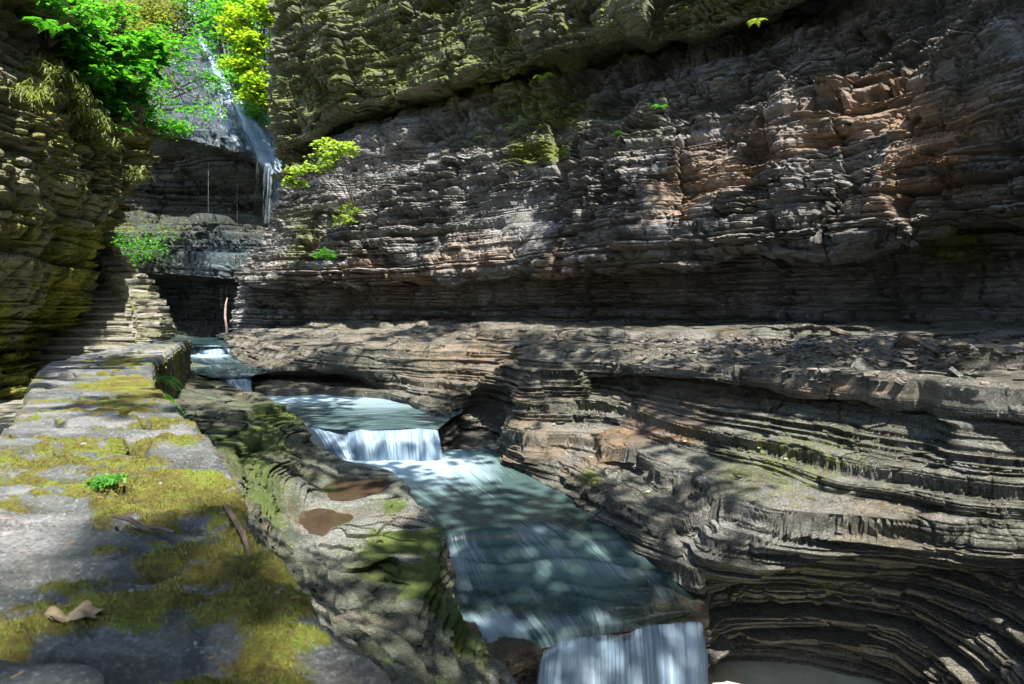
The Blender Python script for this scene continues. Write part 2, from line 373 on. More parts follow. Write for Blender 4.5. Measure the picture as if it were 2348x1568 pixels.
cut = sstep(1240, 1340, px)*sstep(100, 200, py)
x_, y_, z_ = G[..., 0], G[..., 1], G[..., 2]
G = G+n0*(1.35*(fbm(x_*.45, y_*.45, z_*.6, 5, 3)-.5))[..., None]
def blob(px, py, cx, cy, rx, ry): return np.exp(-(((px-cx)/rx)**2+((py-cy)/ry)**2)**1.3)
am_ = 1-.8*np.clip(blob(px, py, 1160, 500, 110, 95)+blob(px, py, 1790, 330, 60, 80)+blob(px, py, 1450, 60, 60, 90)+blob(px, py, 1490, 510, 55, 50)+blob(px, py, 2300, 130, 60, 60)+blob(px, py, 1780, 490, 60, 45), 0, 1)
P, n, d = strata(G, [(.85, 1.7, .55, 11, .2, .3), (.26, 1.1, .42, 12, .2, .3), (.11, .8, .22, 13, .15, .3), (.05, .5, .10, 14, 0, .4)], rough=(.12, 1.6), seed=20, am_=am_, nb=n0, tilt=.5)
def maskfun(P, n, moss=0., rust=0., wet=0., pale=0.):
    x, y, z = P[..., 0], P[..., 1], P[..., 2]; s = P.shape[:2]; m = np.zeros(s+(4,))
    for i, v in enumerate((moss, rust, wet, pale)): m[..., i] = v
    return m
px, py = proj(P); nn = normals(P); up = np.clip(nn[..., 2], 0, 1)
upper = sstep(-4, 10, PT(px)-py)*(1-sstep(1850, 2000, px))
def blob(px, py, cx, cy, rx, ry): return np.exp(-(((px-cx)/rx)**2+((py-cy)/ry)**2)**1.3)
pn = fbm(P[..., 0]*.5, P[..., 1]*.5, P[..., 2]*.9, 60, 3)
moss = .02+.27*upper+.35*up*(.4+.6*upper)*(pn > .45)+.5*blob(px, py, 1150, 290, 190, 80)*up+.35*blob(px, py, 1240, 240, 130, 70)+.5*blob(px, py, 1230, 350, 70, 30)+.25*blob(px, py, 700, 540, 70, 110)+.35*blob(px, py, 2200, 570, 130, 60)+.15*blob(px, py, 1450, 280, 120, 90)
rust = .95*blob(px, py, 2080, 330, 280, 190)*sstep(.42, .56, pn)+.8*blob(px, py, 1640, 440, 180, 100)*sstep(.4, .55, pn)+.5*blob(px, py, 1000, 600, 380, 60)*sstep(.4, .55, pn)+.4*blob(px, py, 1050, 210, 200, 45)+.30*blob(px, py, 1300, 680, 500, 60)
pale = (.85+.25*blob(px, py, 900, 400, 300, 130))*up*(1-.6*upper)*sstep(.33, .55, fbm(P[..., 0]*.8, P[..., 1]*.8, P[..., 2], 61, 3))  # ledge dust, plus top light and the sunlit slope painted into the colour
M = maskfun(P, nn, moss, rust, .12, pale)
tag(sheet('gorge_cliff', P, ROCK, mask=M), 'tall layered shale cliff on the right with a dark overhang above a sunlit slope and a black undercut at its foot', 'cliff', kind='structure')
R1 = G

# ------------------------------------------------------------------ ledge below the cliff and its stepped flank down to the creek
rows = [
 [(500,772,31),(600,752,31.5),(750,748,30),(900,746,28.5),(1050,745,26.5),(1100,744,25.5),(1150,743,24.5),(1200,742,23.7),(1240,742,23),(1420,740,20.5),(1600,740,18.0),(1850,742,16.0),(2100,745,14.0),(2347,750,12.5)],
 [(515,780,29.5),(590,772,27),(750,770,25),(900,767,23.5),(1060,764,21.5),(1110,763,20.5),(1160,762,19.7),(1210,762,18.9),(1260,761,18.2),(1430,760,16.4),(1600,760,15.06),(1850,762,13.27),(2100,768,11.52),(2347,780,9.97)],
 [(520,790,26.5),(590,790,23.5),(750,790,20.5),(900,788,19),(1078,786,17.5),(1118,788,16.7),(1165,790,16.0),(1215,792,15.2),(1263,793,14.6),(1430,797,13.0),(1600,803,11.49),(1850,812,9.95),(2100,822,8.72),(2347,840,7.58)],
 [(524,803,24.8),(590,812,20.5),(750,806,17.2),(900,806,15.9),(1080,806,15.2),(1122,808,14.6),(1165,812,14),(1210,816,13.2),(1254,820,12.3),(1425,838,10.36),(1600,848,9.06),(1850,866,7.86),(2100,886,6.86),(2347,912,5.86)],
 [(526,812,23.6),(590,838,17.8),(750,825,16.1),(890,813,15.1),(1085,820,14.6),(1130,822,14.2),(1168,828,13.6),(1208,832,12.6),(1248,836,11.5),(1420,864,10.3),(1600,884,9.0),(1850,914,7.8),(2100,946,6.8),(2347,984,5.8)],
 [(527,818,23.4),(588,852,16.4),(750,852,15.5),(880,848,15.0),(1070,845,14.2),(1115,850,13.7),(1158,843,13.3),(1198,843,12.4),(1226,860,11.2),(1420,873,10.42),(1600,893,9.12),(1850,923,7.92),(2100,955,6.92),(2347,993,5.92)],
 [(528,822,23.3),(583,875,16.2),(750,870,16.0),(880,880,15.0),(1045,880,13.6),(1095,875,13.3),(1145,855,13.1),(1185,855,12.2),(1206,890,10.9),(1370,950,10.2),(1560,970,8.58),(1830,1000,7.37),(2090,1020,6.48),(2347,1050,5.58)],
 [(529,828,23.2),(581,895,16.0),(750,890,16.2),(870,905,15.1),(1020,915,13.0),(1075,897,13.0),(1132,866,13),(1175,870,12.15),(1191,925,10.7),(1340,1010,9.8),(1520,1050,8.11),(1760,1090,6.91),(2050,1110,6.16),(2347,1130,5.43)],
 [(530,832,23.1),(580,908,15.7),(750,910,15.4),(870,915,14.8),(1003,943,12.7),(1058,915,12.9),(1115,880,12.9),(1160,900,12.4),(1178,965,10.6),(1270,1060,9.5),(1480,1115,7.91),(1660,1180,6.62),(1980,1190,5.95),(2347,1210,5.3)],
 [(530,836,23.1),(580,918,15.6),(750,920,15.3),(870,925,14.7),(1006,965,12.5),(1060,945,13.3),(1110,920,13.6),(1150,950,12.6),(1166,1010,10.4),(1230,1110,9.2),(1400,1180,7.6),(1600,1260,6.38),(1900,1238,5.88),(2347,1280,5.29)],
 [(530,846,23.1),(580,930,15.8),(750,935,15.5),(870,945,14.9),(1010,1000,11.9),(1060,1000,12.8),(1110,990,13.1),(1142,1010,12.2),(1155,1055,10.3),(1215,1140,9.65),(1380,1220,7.94),(1590,1330,6.63),(1880,1262,6.01),(2347,1305,5.45)],
 [(540,856,24),(590,950,16.5),(760,950,16.5),(900,960,15.5),(1012,1060,11.5),(1060,1060,11.9),(1110,1060,11.9),(1138,1065,11.5),(1150,1090,10.4),(1260,1160,10.25),(1450,1230,8.58),(1640,1340,7.36),(1880,1272,6.79),(2347,1315,6.41)],
]
ctrl = [[W(*c) for c in r] for r in rows]
for r in ctrl: r.append(np.array([7.2, 5.0, r[-1][2]*1.0-.05])); r.append(np.array([6.8, 1.5, r[-1][2]])); r.insert(0, r[0]+np.array([-1, 4, 0]))
G = grid(ctrl, 2.3, 1.5); px, py = proj(G)
for b in [(1440, 1120, 40, 40, .35, 0), (1600, 1190, 60, 40, -.25, 0), (1560, 1230, 30, 30, .3, 0), (700, 882, 110, 30, 1.4, 0), (1720, 1000, 200, 18, .12, 8), (2350, 990, 10, 10, .0, 8)]:
    bumpY(G, px, py, *b)
def boxY(G, px, py, cx, cy, rx, ry, a, soft=5, shear=0):
    u = np.abs(px-cx-shear*(py-cy)); v = np.abs(py-cy); G[..., 1] += a*sstep(rx+soft, rx, u)*sstep(ry+soft, ry, v)
for b in [(1480, 1138, 72, 26, -.30, 5, -.3), (1335, 1085, 46, 18, -.22, 6, .2), (1400, 1040, 40, 16, -.14, 6, .5), (1225, 1040, 30, 14, -.2, 6, .2), (1590, 1250, 26, 60, .28, 8, -.2), (1555, 1330, 40, 14, -.2, 6, 0), (1640, 1100, 60, 10, -.08, 5, 1), (1345, 905, 90, 40, .14, 8, .3), (1400, 895, 40, 22, .25, 6, 0)]:
    boxY(G, px, py, *b)
lipT = np.interp(px, [1420, 1600, 1850, 2100, 2347, 2500], [842, 851, 869, 890, 916, 935]); lipB = lipT+np.interp(px, [1420, 2347], [24, 46])
lipT = lipT+4*(vn(px/40, px*0, px*0, 8)-.5); lipB = lipB+12*(vn(px/70, px*0, px*0, 9)-.5)
cap = sstep(1425, 1445, px)*sstep(2600, 2400, px)
inb = sstep(-3, 1, py-lipT)*sstep(3, -1, py-lipB); blk = hsh(np.floor(px/95+.6*vn(px/200, py*0, py*0, 7)), px*0, px*0, 66)
G[..., 1] += cap*(-inb*(.10+.14*blk)+.16*sstep(-2, 3, py-lipB)*sstep(22, 10, py-lipB))
capm = cap*inb
x_, y_, z_ = G[..., 0], G[..., 1], G[..., 2]
flatz = sstep(850, 810, py)*sstep(1150, 1300, px)
n0 = normals(G); G = G+n0*((.46*(fbm(x_*.8, y_*.8, z_*1.0, 75, 3)-.5))*(1-.4*flatz))[..., None]
P, n, d = strata(G, [(.20, 2.4, .13, 31, .35, .18), (.075, 1.3, .075, 32, .45, .22), (.03, .7, .03, 34, .25, .35)], rough=(.05, 2.2), warp=.16, cellwarp=.8, seed=70, hetero=.8, nb=n0, am_=1-.75*capm)
nn = normals(P); up = np.clip(nn[..., 2], 0, 1); px, py = proj(P)
pn = fbm(P[..., 0]*.9, P[..., 1]*.9, P[..., 2]*1.5, 80, 3)
moss = .10+.18*blob(px, py, 1800, 1060, 260, 120)+.2*blob(px, py, 1700, 1290, 200, 80)*(pn > .45)+.12*blob(px, py, 1350, 900, 130, 60)+.3*blob(px, py, 1350, 1095, 30, 25)
rust = .55*blob(px, py, 1500, 1080, 260, 120)*sstep(.4, .6, pn)+.22*up*sstep(.45, .6, pn)*sstep(1500, 1300, py)+.4*blob(px, py, 1800, 900, 400, 30)+.3*blob(px, py, 1080, 850, 120, 80)
wet = .55+.35*sstep(.45, .6, pn); pale = .25*up*sstep(.42, .6, fbm(P[..., 0]*2, P[..., 1]*2, P[..., 2]*2, 82, 3))+.3*blob(px, py, 1700, 1200, 160, 70)  # pale also paints the sun patch low on the flank
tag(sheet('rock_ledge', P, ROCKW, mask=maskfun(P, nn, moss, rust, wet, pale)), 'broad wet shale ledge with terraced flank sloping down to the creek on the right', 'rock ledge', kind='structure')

# amphitheatre under the ledge, down to the lower pool
rows = [
 [(1585,1330,7.1),(1640,1300,6.57),(1720,1275,6.28),(1880,1250,6.06),(2100,1240,5.76),(2347,1290,5.32),(2600,1340,4.75)],
 [(1590,1350,6.91),(1650,1330,6.71),(1730,1315,6.54),(1880,1300,6.39),(2100,1300,6.08),(2300,1340,5.47),(2560,1400,4.68)],
 [(1598,1400,6.48),(1655,1390,6.75),(1740,1385,6.79),(1880,1380,6.72),(2080,1390,6.4),(2260,1430,5.62),(2500,1520,4.54)],
 [(1604,1460,6.34),(1660,1450,6.84),(1750,1450,6.97),(1880,1450,6.93),(2060,1465,6.56),(2230,1520,5.62),(2450,1640,4.39)],
 [(1610,1530,6.34),(1665,1515,7.02),(1755,1510,7.14),(1880,1512,7.05),(2050,1530,6.64),(2200,1610,5.55),(2400,1760,4.25)],
 [(1615,1620,6.34),(1668,1570,7.11),(1760,1560,7.14),(1880,1560,7.05),(2050,1580,6.64),(2190,1680,5.47),(2380,1860,4.18)],
]
G = grid([[W(*c) for c in r] for r in rows], 2.3, 1.5)
x_, y_, z_ = G[..., 0], G[..., 1], G[..., 2]
G = G+normals(G)*(.22*(fbm(x_*.9, y_*.9, z_*2, 95, 3)-.5))[..., None]
P, n, d = strata(G, [(.22, 2.4, .16, 41, 0, .4), (.07, 1.3, .10, 42, 0, .4), (.03, .8, .04, 43, 0, .4)], rough=(.04, 3), warp=.12, cellwarp=.8, seed=90); nn = normals(P); px, py = proj(P)
tag(sheet('undercut_rock', P, ROCKW, mask=maskfun(P, nn, .12+.14*blob(px, py, 1850, 1330, 250, 60), .10, .9, .15)), 'dark wet undercut rock bowl curving round the lower pool', 'rock wall', kind='structure')

# ------------------------------------------------------------------ left bank bench between parapet and creek
rows = [
 [(380,815,20),(430,830,19.5),(470,845,19),(500,850,18.8),(520,856,18.7),(530,866,18.6),(540,874,18.6),(550,884,18.6)],
 [(400,850,15.5),(440,862,15.5),(470,866,15.6),(495,868,15.5),(520,888,15.3),(532,905,15.0),(538,914,14.8),(550,930,14.7)],
 [(400,905,12.5),(450,910,12.6),(510,915,12.8),(560,918,13.2),(610,922,13.1),(640,934,13.0),(655,948,12.8),(668,968,12.7)],
 [(400,960,9.2),(460,958,9.7),(530,955,10.3),(600,950,10.9),(650,955,11.2),(690,968,11.1),(705,990,10.9),(716,1030,10.8)],
 [(430,1030,7.0),(500,1030,7.7),(575,1025,8.5),(640,1020,9.3),(690,1020,10.0),(720,1035,10.2),(752,1048,10.3),(775,1075,10.4)],
 [(470,1080,5.7),(540,1085,6.4),(610,1085,7.2),(680,1080,8.2),(740,1070,9.2),(800,1072,9.6),(860,1080,9.6),(890,1110,9.6)],
 [(490,1120,5.1),(570,1125,5.9),(640,1130,6.8),(700,1135,7.5),(760,1122,8.15),(840,1115,8.4),(895,1100,9.0),(925,1130,9.1)],
 [(520,1190,4.35),(600,1195,5.1),(650,1200,5.9),(700,1205,6.55),(800,1195,6.75),(900,1160,7.3),(955,1155,7.8),(992,1195,7.95)],
 [(560,1290,3.6),(640,1290,4.4),(700,1290,5.1),(760,1275,5.6),(850,1240,6.1),(950,1222,6.35),(1018,1235,6.5),(1040,1300,6.6)],
 [(620,1390,3.0),(700,1400,3.75),(760,1395,4.5),(850,1360,4.95),(940,1340,5.15),(1010,1345,5.35),(1042,1390,5.5),(1060,1460,5.5)],
 [(700,1480,2.6),(790,1500,3.25),(860,1500,3.85),(930,1480,4.2),(1000,1470,4.45),(1060,1480,4.75),(1125,1510,4.95),(1170,1580,5.1)],
 [(830,1590,2.2),(900,1620,2.7),(960,1630,3.2),(1020,1620,3.6),(1080,1610,3.95),(1150,1610,4.3),(1230,1640,4.5),(1290,1720,4.6)],
 [(950,1750,1.7),(1010,1780,2.2),(1070,1790,2.6),(1130,1790,3.0),(1190,1780,3.3),(1260,1790,3.6),(1330,1850,3.8),(1390,1950,4.0)],
]
ctrl = [[W(*c) for c in r] for r in rows]
for r in ctrl: r.insert(0, r[0]+np.array([-.6, 0, .05])); e = r[-1]; r.append(e+np.array([.15, .1, -.6]))
last = [q+np.array([.2, -1.5, -.3]) for q in ctrl[-1]]; ctrl.append(last)
G = grid(ctrl, 2.3, 1.7); px, py = proj(G)
x_, y_, z_ = G[..., 0], G[..., 1], G[..., 2]
n0 = normals(G); G = G+n0*(.15*(fbm(x_*1.1, y_*1.1, z_*1.1, 105, 3)-.5))[..., None]
P, n, d = strata(G, [(.12, 1.3, .06, 51, .4, .2), (.04, 1.0, .05, 52, .55, .25), (.018, .6, .018, 53, .3, .4)], rough=(.03, 2.2), warp=.35, cellwarp=.9, seed=100, nb=n0, hetero=.3)
pudl = [dict(z=-2.045, pts=[(762,1105),(780,1098),(830,1100),(870,1095),(892,1102),(885,1120),(850,1135),(800,1150),(765,1148),(752,1130)]),
        dict(z=-2.03, pts=[(700,1172),(730,1165),(770,1175),(806,1180),(790,1200),(760,1210),(740,1228),(710,1225),(695,1205)])]
for q in pudl:
    c = np.array([WZ(a, b, q['z'])[:2] for a, b in q['pts']]); q['w'] = c; ctr = c.mean(0)
    dx = P[..., 0]-ctr[0]; dy = P[..., 1]-ctr[1]; ang = np.arctan2(dy, dx); r = np.hypot(dx, dy)
    ca = np.arctan2(c[:, 1]-ctr[1], c[:, 0]-ctr[0]); cr_ = np.hypot(c[:, 0]-ctr[0], c[:, 1]-ctr[1]); o = np.argsort(ca)
    R = np.interp(ang, np.concatenate([ca[o]-2*np.pi, ca[o], ca[o]+2*np.pi]), np.tile(cr_[o], 3)); rel = (r/R-1)
    R = R*(1+.1*(vn(P[..., 0]*9, P[..., 1]*9, P[..., 2]*0, 4)-.5)); 
    tgt = q['z']+np.clip((r-R), -.2, 1)*.28
    w = 1-sstep(.0, .35, r-R); P[..., 2] = P[..., 2]*(1-w)+tgt*w+w*.015*(fbm(P[..., 0]*6, P[..., 1]*6, P[..., 1]*0, 9, 3)-.5)
nn = normals(P); up = np.clip(nn[..., 2], 0, 1); px, py = proj(P); pn = fbm(P[..., 0]*1.6, P[..., 1]*1.6, P[..., 2]*2, 110, 3)
moss = .10+.42*blob(px, py, 650, 950, 90, 28)+.25*blob(px, py, 570, 1010, 90, 60)*(pn > .45)+.30*blob(px, py, 600, 1250, 60, 200)*sstep(.45, .6, pn)+.38*blob(px, py, 930, 1290, 110, 120)*sstep(.47, .6, pn)+.38*blob(px, py, 990, 1480, 120, 110)*sstep(.47, .58, pn)+.15*blob(px, py, 480, 880, 60, 20)+.4*blob(px, py, 900, 1165, 30, 16)
pale = .5*up*sstep(.5, .62, pn)*sstep(1080, 1150, py)+.45*blob(px, py, 900, 1210, 130, 70)*up+.3*blob(px, py, 850, 1065, 90, 20)
rust = .20*sstep(.5, .7, fbm(P[..., 0]*2, P[..., 1]*2, P[..., 2]*2, 112, 2))
tag(sheet('creek_bank', P, ROCKL, mask=maskfun(P, nn, moss+.10*sstep(.4, .6, pn), rust, .85, pale)), 'smooth wavy grey-green rock bench between the parapet and the creek', 'rock bank', kind='structure')
mud, t_, p_ = mat('mud_water'); p_.inputs['Base Color'].default_value = (.13, .085, .055, 1); p_.inputs['Roughness'].default_value = .04
nz = noise(t_, 3, (1, 1, 1), 5, .6); t_.links.new(ramp(t_, nz, [(.3, (.03, .02, .012)), (.7, (.062, .042, .026))]), p_.inputs['Base Color']); bump(t_, [(noise(t_, 14, (1, 1, 1), 2), .003, .3)], p_)
for q, lb in zip(pudl, ['brown muddy puddle on the rock bench nearer the middle waterfall', 'smaller brown muddy puddle on the rock bench nearer the camera']):
    c = q['w']; ctr = c.mean(0); ring = []
    for k in range(60):
        a = k/60*len(c); i = int(a); f = a-i; v = c[i]*(1-f)+c[(i+1) % len(c)]*f; ring.append(ctr+(v-ctr)*1.25)
    V = [(ctr[0], ctr[1], q['z'])]+[(a[0], a[1], q['z']) for a in ring]
    Fc = [(0, 1+k, 1+(k+1) % 60) for k in range(60)]
    tag(MB().add(V, Fc).build('puddle', mud), lb, 'puddle', group='puddles on the bench')

# ------------------------------------------------------------------ left cliff
Lc = [-340, 0, 100, 185]
def lrow(pys, Ys, silpt, silY, backY=6):
    r = [np.array([-7.6, 1.5, -(pys[0]-HY)/F*7.5]), np.array([-8.2, 5.0, -(pys[0]-HY)/F*8.6])]
    r += [W(p, y, Y) for p, y, Y in zip(Lc, pys, Ys)]
    r.append(W(silpt[0], silpt[1], silY)); r.append(W(silpt[0]-25, silpt[1], silY+backY)); return r
ctrl = [
 lrow((-330,-110,-70,-40), (11.5,16,18,19.5), (262,40), 22),
 lrow((-250,-40,10,55), (9.0,12.2,14,16.3), (275,112), 18.5),
 lrow((-260,-20,40,95), (10.0,13.6,15.8,18.0), (300,150), 21),
 lrow((-130,70,120,180), (10.5,14.0,16.0,18.0), (318,205), 20),
 lrow((-60,110,150,215), (10.0,13.2,15.1,17.2), (300,250), 19.5),
 lrow((30,172,190,262), (8.9,11.9,13.7,16.0), (322,340), 19.2),
 lrow((160,255,300,350), (8.8,11.8,13.5,15.8), (331,392), 19),
 lrow((300,360,400,440), (8.7,11.6,13.3,15.5), (300,440), 18.6),
 lrow((450,480,500,530), (8.7,11.6,13.3,15.5), (262,500), 18.4),
 lrow((570,590,600,615), (8.8,11.9,13.7,16), (226,575), 18.6),
 lrow((680,690,690,700), (9.1,12.4,14.3,16.6), (200,680), 18.6),
 lrow((800,760,755,760), (9.4,12.9,14.8,17), (173,755), 18.3),
 lrow((930,800,790,790), (9.6,13.6,15.3,17.2), (172,790), 18.0),
 lrow((1010,850,835,815), (9.3,13.0,14.8,16.8), (180,812), 17.6),
 lrow((1100,915,890,850), (8.3,11.8,13.7,15.9), (190,850), 16.9),
 lrow((1200,970,930,890), (7.2,10.4,12.6,14.9), (200,900), 16.0),
]
G = grid(ctrl, 2.4, 1.7); px, py = proj(G)
x_, y_, z_ = G[..., 0], G[..., 1], G[..., 2]
n0 = normals(G); G = G+n0*(.9*(fbm(x_*.6, y_*.6, z_*.6, 125, 3)-.5))[..., None]
P, n, d = strata(G, [(.6, 1.4, .45, 61, .1, .3), (.22, .9, .30, 62, .1, .3), (.085, .6, .16, 63, 0, .4), (.04, .4, .07, 64, 0, .4)], rough=(.07, 2.4), seed=120, nb=n0, tilt=.55)
nn = normals(P); up = np.clip(nn[..., 2], 0, 1); px, py = proj(P); pn = fbm(P[..., 0]*.8, P[..., 1]*.8, P[..., 2]*1.2, 130, 3)
moss = .26+.25*sstep(.45, .6, pn)*sstep(480, 560, py)+.35*up*sstep(.4, .55, pn)+.3*sstep(780, 830, py)
tal = blob(px, py, 60, 130, 160, 60)
tag(sheet('left_cliff', P, ROCKO, mask=maskfun(P, nn, moss*(1-.7*tal), .15*(pn > .5), .1, .6*tal+.28*sstep(.52, .64, fbm(P[..., 0]*1.5, P[..., 1]*1.5, P[..., 2]*1.5, 132, 3)))), 'olive mossy shale cliff overhanging the path on the left', 'cliff', kind='structure')
RL = G

# ------------------------------------------------------------------ cliff behind, over which the tall fall comes
Fc_ = [120, 220, 300, 400, 470, 560, 620, 680, 760]
def frow(pys, Ys): return [W(p, y, Y) for p, y, Y in zip(Fc_, pys, Ys)]
ctrl = [
 frow([-420]*9, [60, 60, 59, 58, 58, 58, 59, 60, 61]),
 frow([-120]*9, [52, 52, 51, 50, 50, 51, 52, 53, 54]),
 frow([0]*9, [47, 47, 46, 45.5, 45.5, 47, 48.5, 50, 52]),
 frow([90, 90, 90, 90, 90, 95, 100, 110, 120], [44.5, 44, 43.5, 43, 43, 44.5, 46.5, 48.5, 50]),
 frow([180, 180, 180, 185, 190, 200, 210, 230, 240], [42.5, 42, 41.5, 41, 41, 41.8, 43.5, 45.5, 47]),
 frow([250, 250, 250, 260, 275, 290, 310, 330, 340], [41, 40.5, 40, 39.4, 39.3, 39.6, 40.6, 42, 44]),
 frow([285, 285, 288, 308, 330, 350, 385, 415, 430], [40, 39.5, 39, 38.2, 37.8, 37.8, 38.3, 39.5, 41.5]),
 frow([294, 294, 300, 322, 345, 366, 402, 430, 450], [40.2, 39.8, 39.6, 39.6, 39.4, 39.4, 39.6, 40.6, 42]),
 frow([350, 350, 355, 365, 372, 390, 420, 450, 460], [40.8, 40.8, 40.8, 41, 40.2, 39.4, 40.2, 41.5, 43]),
 frow([430, 430, 430, 430, 432, 440, 450, 470, 480], [41, 41, 41.2, 41.5, 41.5, 41.5, 41.5, 42, 43]),
 frow([505, 505, 505, 505, 505, 508, 515, 520, 530], [41, 41, 41.4, 42, 42, 42, 42, 42, 43]),
 frow([530, 528, 526, 516, 512, 520, 528, 535, 540], [38, 38, 38, 38.5, 38.5, 38.5, 38.5, 39, 40]),
 frow([545, 545, 550, 545, 535, 545, 550, 550, 555], [36.5, 36.3, 36.2, 36.8, 37.2, 37.2, 37.4, 38, 39]),
 frow([590, 590, 592, 590, 585, 590, 590, 590, 595], [35.6, 35.5, 35.4, 35.6, 35.8, 36, 36.2, 37, 38]),
 frow([610, 612, 618, 628, 632, 640, 635, 630, 635], [35.3, 35.2, 35, 35, 35, 35.2, 35.5, 36.5, 37.5]),
 frow([625, 628, 632, 642, 648, 654, 648, 640, 645], [35.5, 35.5, 35.4, 36.8, 37.2, 37.2, 37, 37, 38]),
 frow([700, 700, 700, 700, 700, 700, 700, 700, 700], [34.8, 34.8, 34.6, 37, 37.6, 37.6, 37.4, 37.4, 38]),
 frow([765]*9, [34.5, 34.5, 34.5, 36.6, 37.4, 37.4, 37, 37.4, 38]),
 frow([785]*9, [31, 31, 32, 34, 35, 35, 35, 37.4, 38]),
]
G = grid(ctrl, 2.3, 1.7); px, py = proj(G)
x_, y_, z_ = G[..., 0], G[..., 1], G[..., 2]
n0 = normals(G); G = G+n0*(1.0*(fbm(x_*.3, y_*.3, z_*.3, 145, 3)-.5))[..., None]
P, n, d = strata(G, [(1.0, 3.5, .30, 71, .3, .4), (.34, 2.0, .26, 72, .6, .4), (.16, 1.2, .14, 73, .4, .4)], rough=(.10, .9), warp=.2, seed=140, nb=n0, am_=1-.55*sstep(0, 25, np.interp(px, [300, 400, 470, 560, 620, 650], [290, 312, 340, 352, 395, 415])-py))
nn = normals(P); up = np.clip(nn[..., 2], 0, 1); px, py = proj(P); pn = fbm(P[..., 0]*.4, P[..., 1]*.4, P[..., 2]*.5, 150, 3)
lip = np.interp(px, [300, 400, 470, 560, 620, 650], [290, 312, 340, 352, 395, 415])
dome = sstep(0, 8, lip-py)*sstep(330, 400, px+.4*(py-150))
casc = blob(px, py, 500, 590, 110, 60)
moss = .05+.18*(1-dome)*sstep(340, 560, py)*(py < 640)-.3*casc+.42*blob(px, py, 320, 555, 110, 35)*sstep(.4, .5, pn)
film_sheen = np.clip(dome*.55+casc*.5, 0, 1)  # water film, with the dome's bluish reflection put into its colour
tag(sheet('waterfall_cliff', P, ROCKF, mask=maskfun(P, nn, moss, 0., .35+.65*np.clip(dome+casc, 0, 1), film_sheen)), 'dark wet domed cliff at the head of the gorge', 'cliff', kind='structure')
FP = P; FPX, FPY = proj(P)
def surfF(a, b):
    i = np.argmin((FPX-a)**2+(FPY-b)**2); return FP.reshape(-1, 3)[i]

# ------------------------------------------------------------------ gorge floor, path, creek bed
V = [W(-600, 1200, 4), ]
def plane(name, x0, x1, y0, y1, z, m, amp, pitch, seed, label, cat, mk=(0, 0, 0, 0), edge=None):
    nx = int((x1-x0)/pitch)+2; ny = int((y1-y0)/pitch)+2
    X, Y = np.meshgrid(np.linspace(x0, x1, nx), np.linspace(y0, y1, ny)); Z = z+amp*(fbm(X*1.5, Y*1.5, X*0, seed, 4)-.5)
    P = np.stack([X, Y, Z], -1); M = np.zeros(P.shape[:2]+(4,)); M[...] = mk
    return tag(sheet(name, P, m, mask=M, flip=True), label, cat, kind='structure')
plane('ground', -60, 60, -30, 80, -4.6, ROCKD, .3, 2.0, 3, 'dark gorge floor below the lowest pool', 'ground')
# path strip left of the parapet
WY = [-1.5, 0, .6, .93, 1.06, 1.26, 1.5, 1.77, 2.3, 2.78, 3.4, 4.1, 5.2, 7.4, 10.3, 14, 16.2]
WXR = [.98, .33, .05, -.13, -.265, -.41, -.555, -.70, -.966, -1.23, -1.63, -2.04, -2.75, -3.9, -5.2, -6.75, -7.6]
XR = lambda y: np.interp(y, WY, WXR)
XL = lambda y: XR(y)-np.interp(y, [-1.5, 1, 2.5, 3.4, 4.45, 8.6, 12, 16], [.95, .95, .88, .85, .90, 1.15, 1.0, .8])
u = np.linspace(0, 1, 90); yy = np.linspace(-3, 19.5, 420)
U, Yg = np.meshgrid(u, yy); X = (XL(Yg)+.15)*(1-U)+(XL(Yg)-4.2)*U
Z = -1.5+.035*(fbm(X*2.2, Yg*2.2, X*0, 33, 4)-.5)-.0*U
Pp = np.stack([X, Yg, Z], -1); M = np.zeros(Pp.shape[:2]+(4,)); M[..., 0] = .05+.3*sstep(.45, .9, U); M[..., 2] = .7
tag(sheet('path', Pp, ROCKS, mask=M), 'damp stone gorge path left of the parapet', 'path', kind='structure')
# creek bed
rows = [
 [(640,1035,-2.75),(850,1035,-2.75),(1000,1035,-2.75),(1200,1035,-2.75)],
 [(820,1120,-2.7),(950,1120,-2.7),(1080,1120,-2.7),(1260,1120,-2.7)],
 [(900,1190,-2.6),(1040,1190,-2.5),(1160,1190,-2.5),(1330,1190,-2.35)],
 [(960,1235,-2.5),(1080,1235,-2.42),(1220,1235,-2.42),(1450,1235,-2.32)],
 [(980,1290,-2.5),(1100,1290,-2.52),(1280,1290,-2.50),(1540,1290,-2.42)],
 [(1000,1340,-2.5),(1140,1340,-2.62),(1340,1340,-2.62),(1600,1340,-2.56)],
 [(1030,1400,-2.56),(1180,1400,-2.68),(1380,1400,-2.71),(1625,1390,-2.66)],
 [(1070,1460,-2.62),(1200,1450,-2.70),(1390,1440,-2.79),(1625,1410,-2.76)],
 [(1100,1520,-2.70),(1235,1500,-2.80),(1400,1458,-2.86),(1622,1424,-2.83)],
 [(1120,1600,-3.0),(1240,1560,-3.1),(1400,1500,-3.1),(1618,1470,-3.1)],
 [(1120,1800,-4.0),(1240,1740,-4.0),(1400,1640,-4.0),(1612,1600,-4.0)],
]
G = grid([[WZ(*c) for c in r] for r in rows], 3, 2.2)
P, n, d = strata(G, [(.09, .8, .03, 81, .4, .4), (.04, .5, .02, 82, 0, .4)], rough=(.02, 2.5), warp=.1, seed=160)
nn = normals(P)
px, py = proj(P); P[..., 2] -= .04+.14*sstep(1370, 1430, py)*sstep(1200, 1300, px)
tag(sheet('creek_bed', P, ROCKD, mask=maskfun(P, nn, .12, .08, .8, .0)), 'dark stepped rock bed under the clear rapids', 'creek bed', kind='structure')

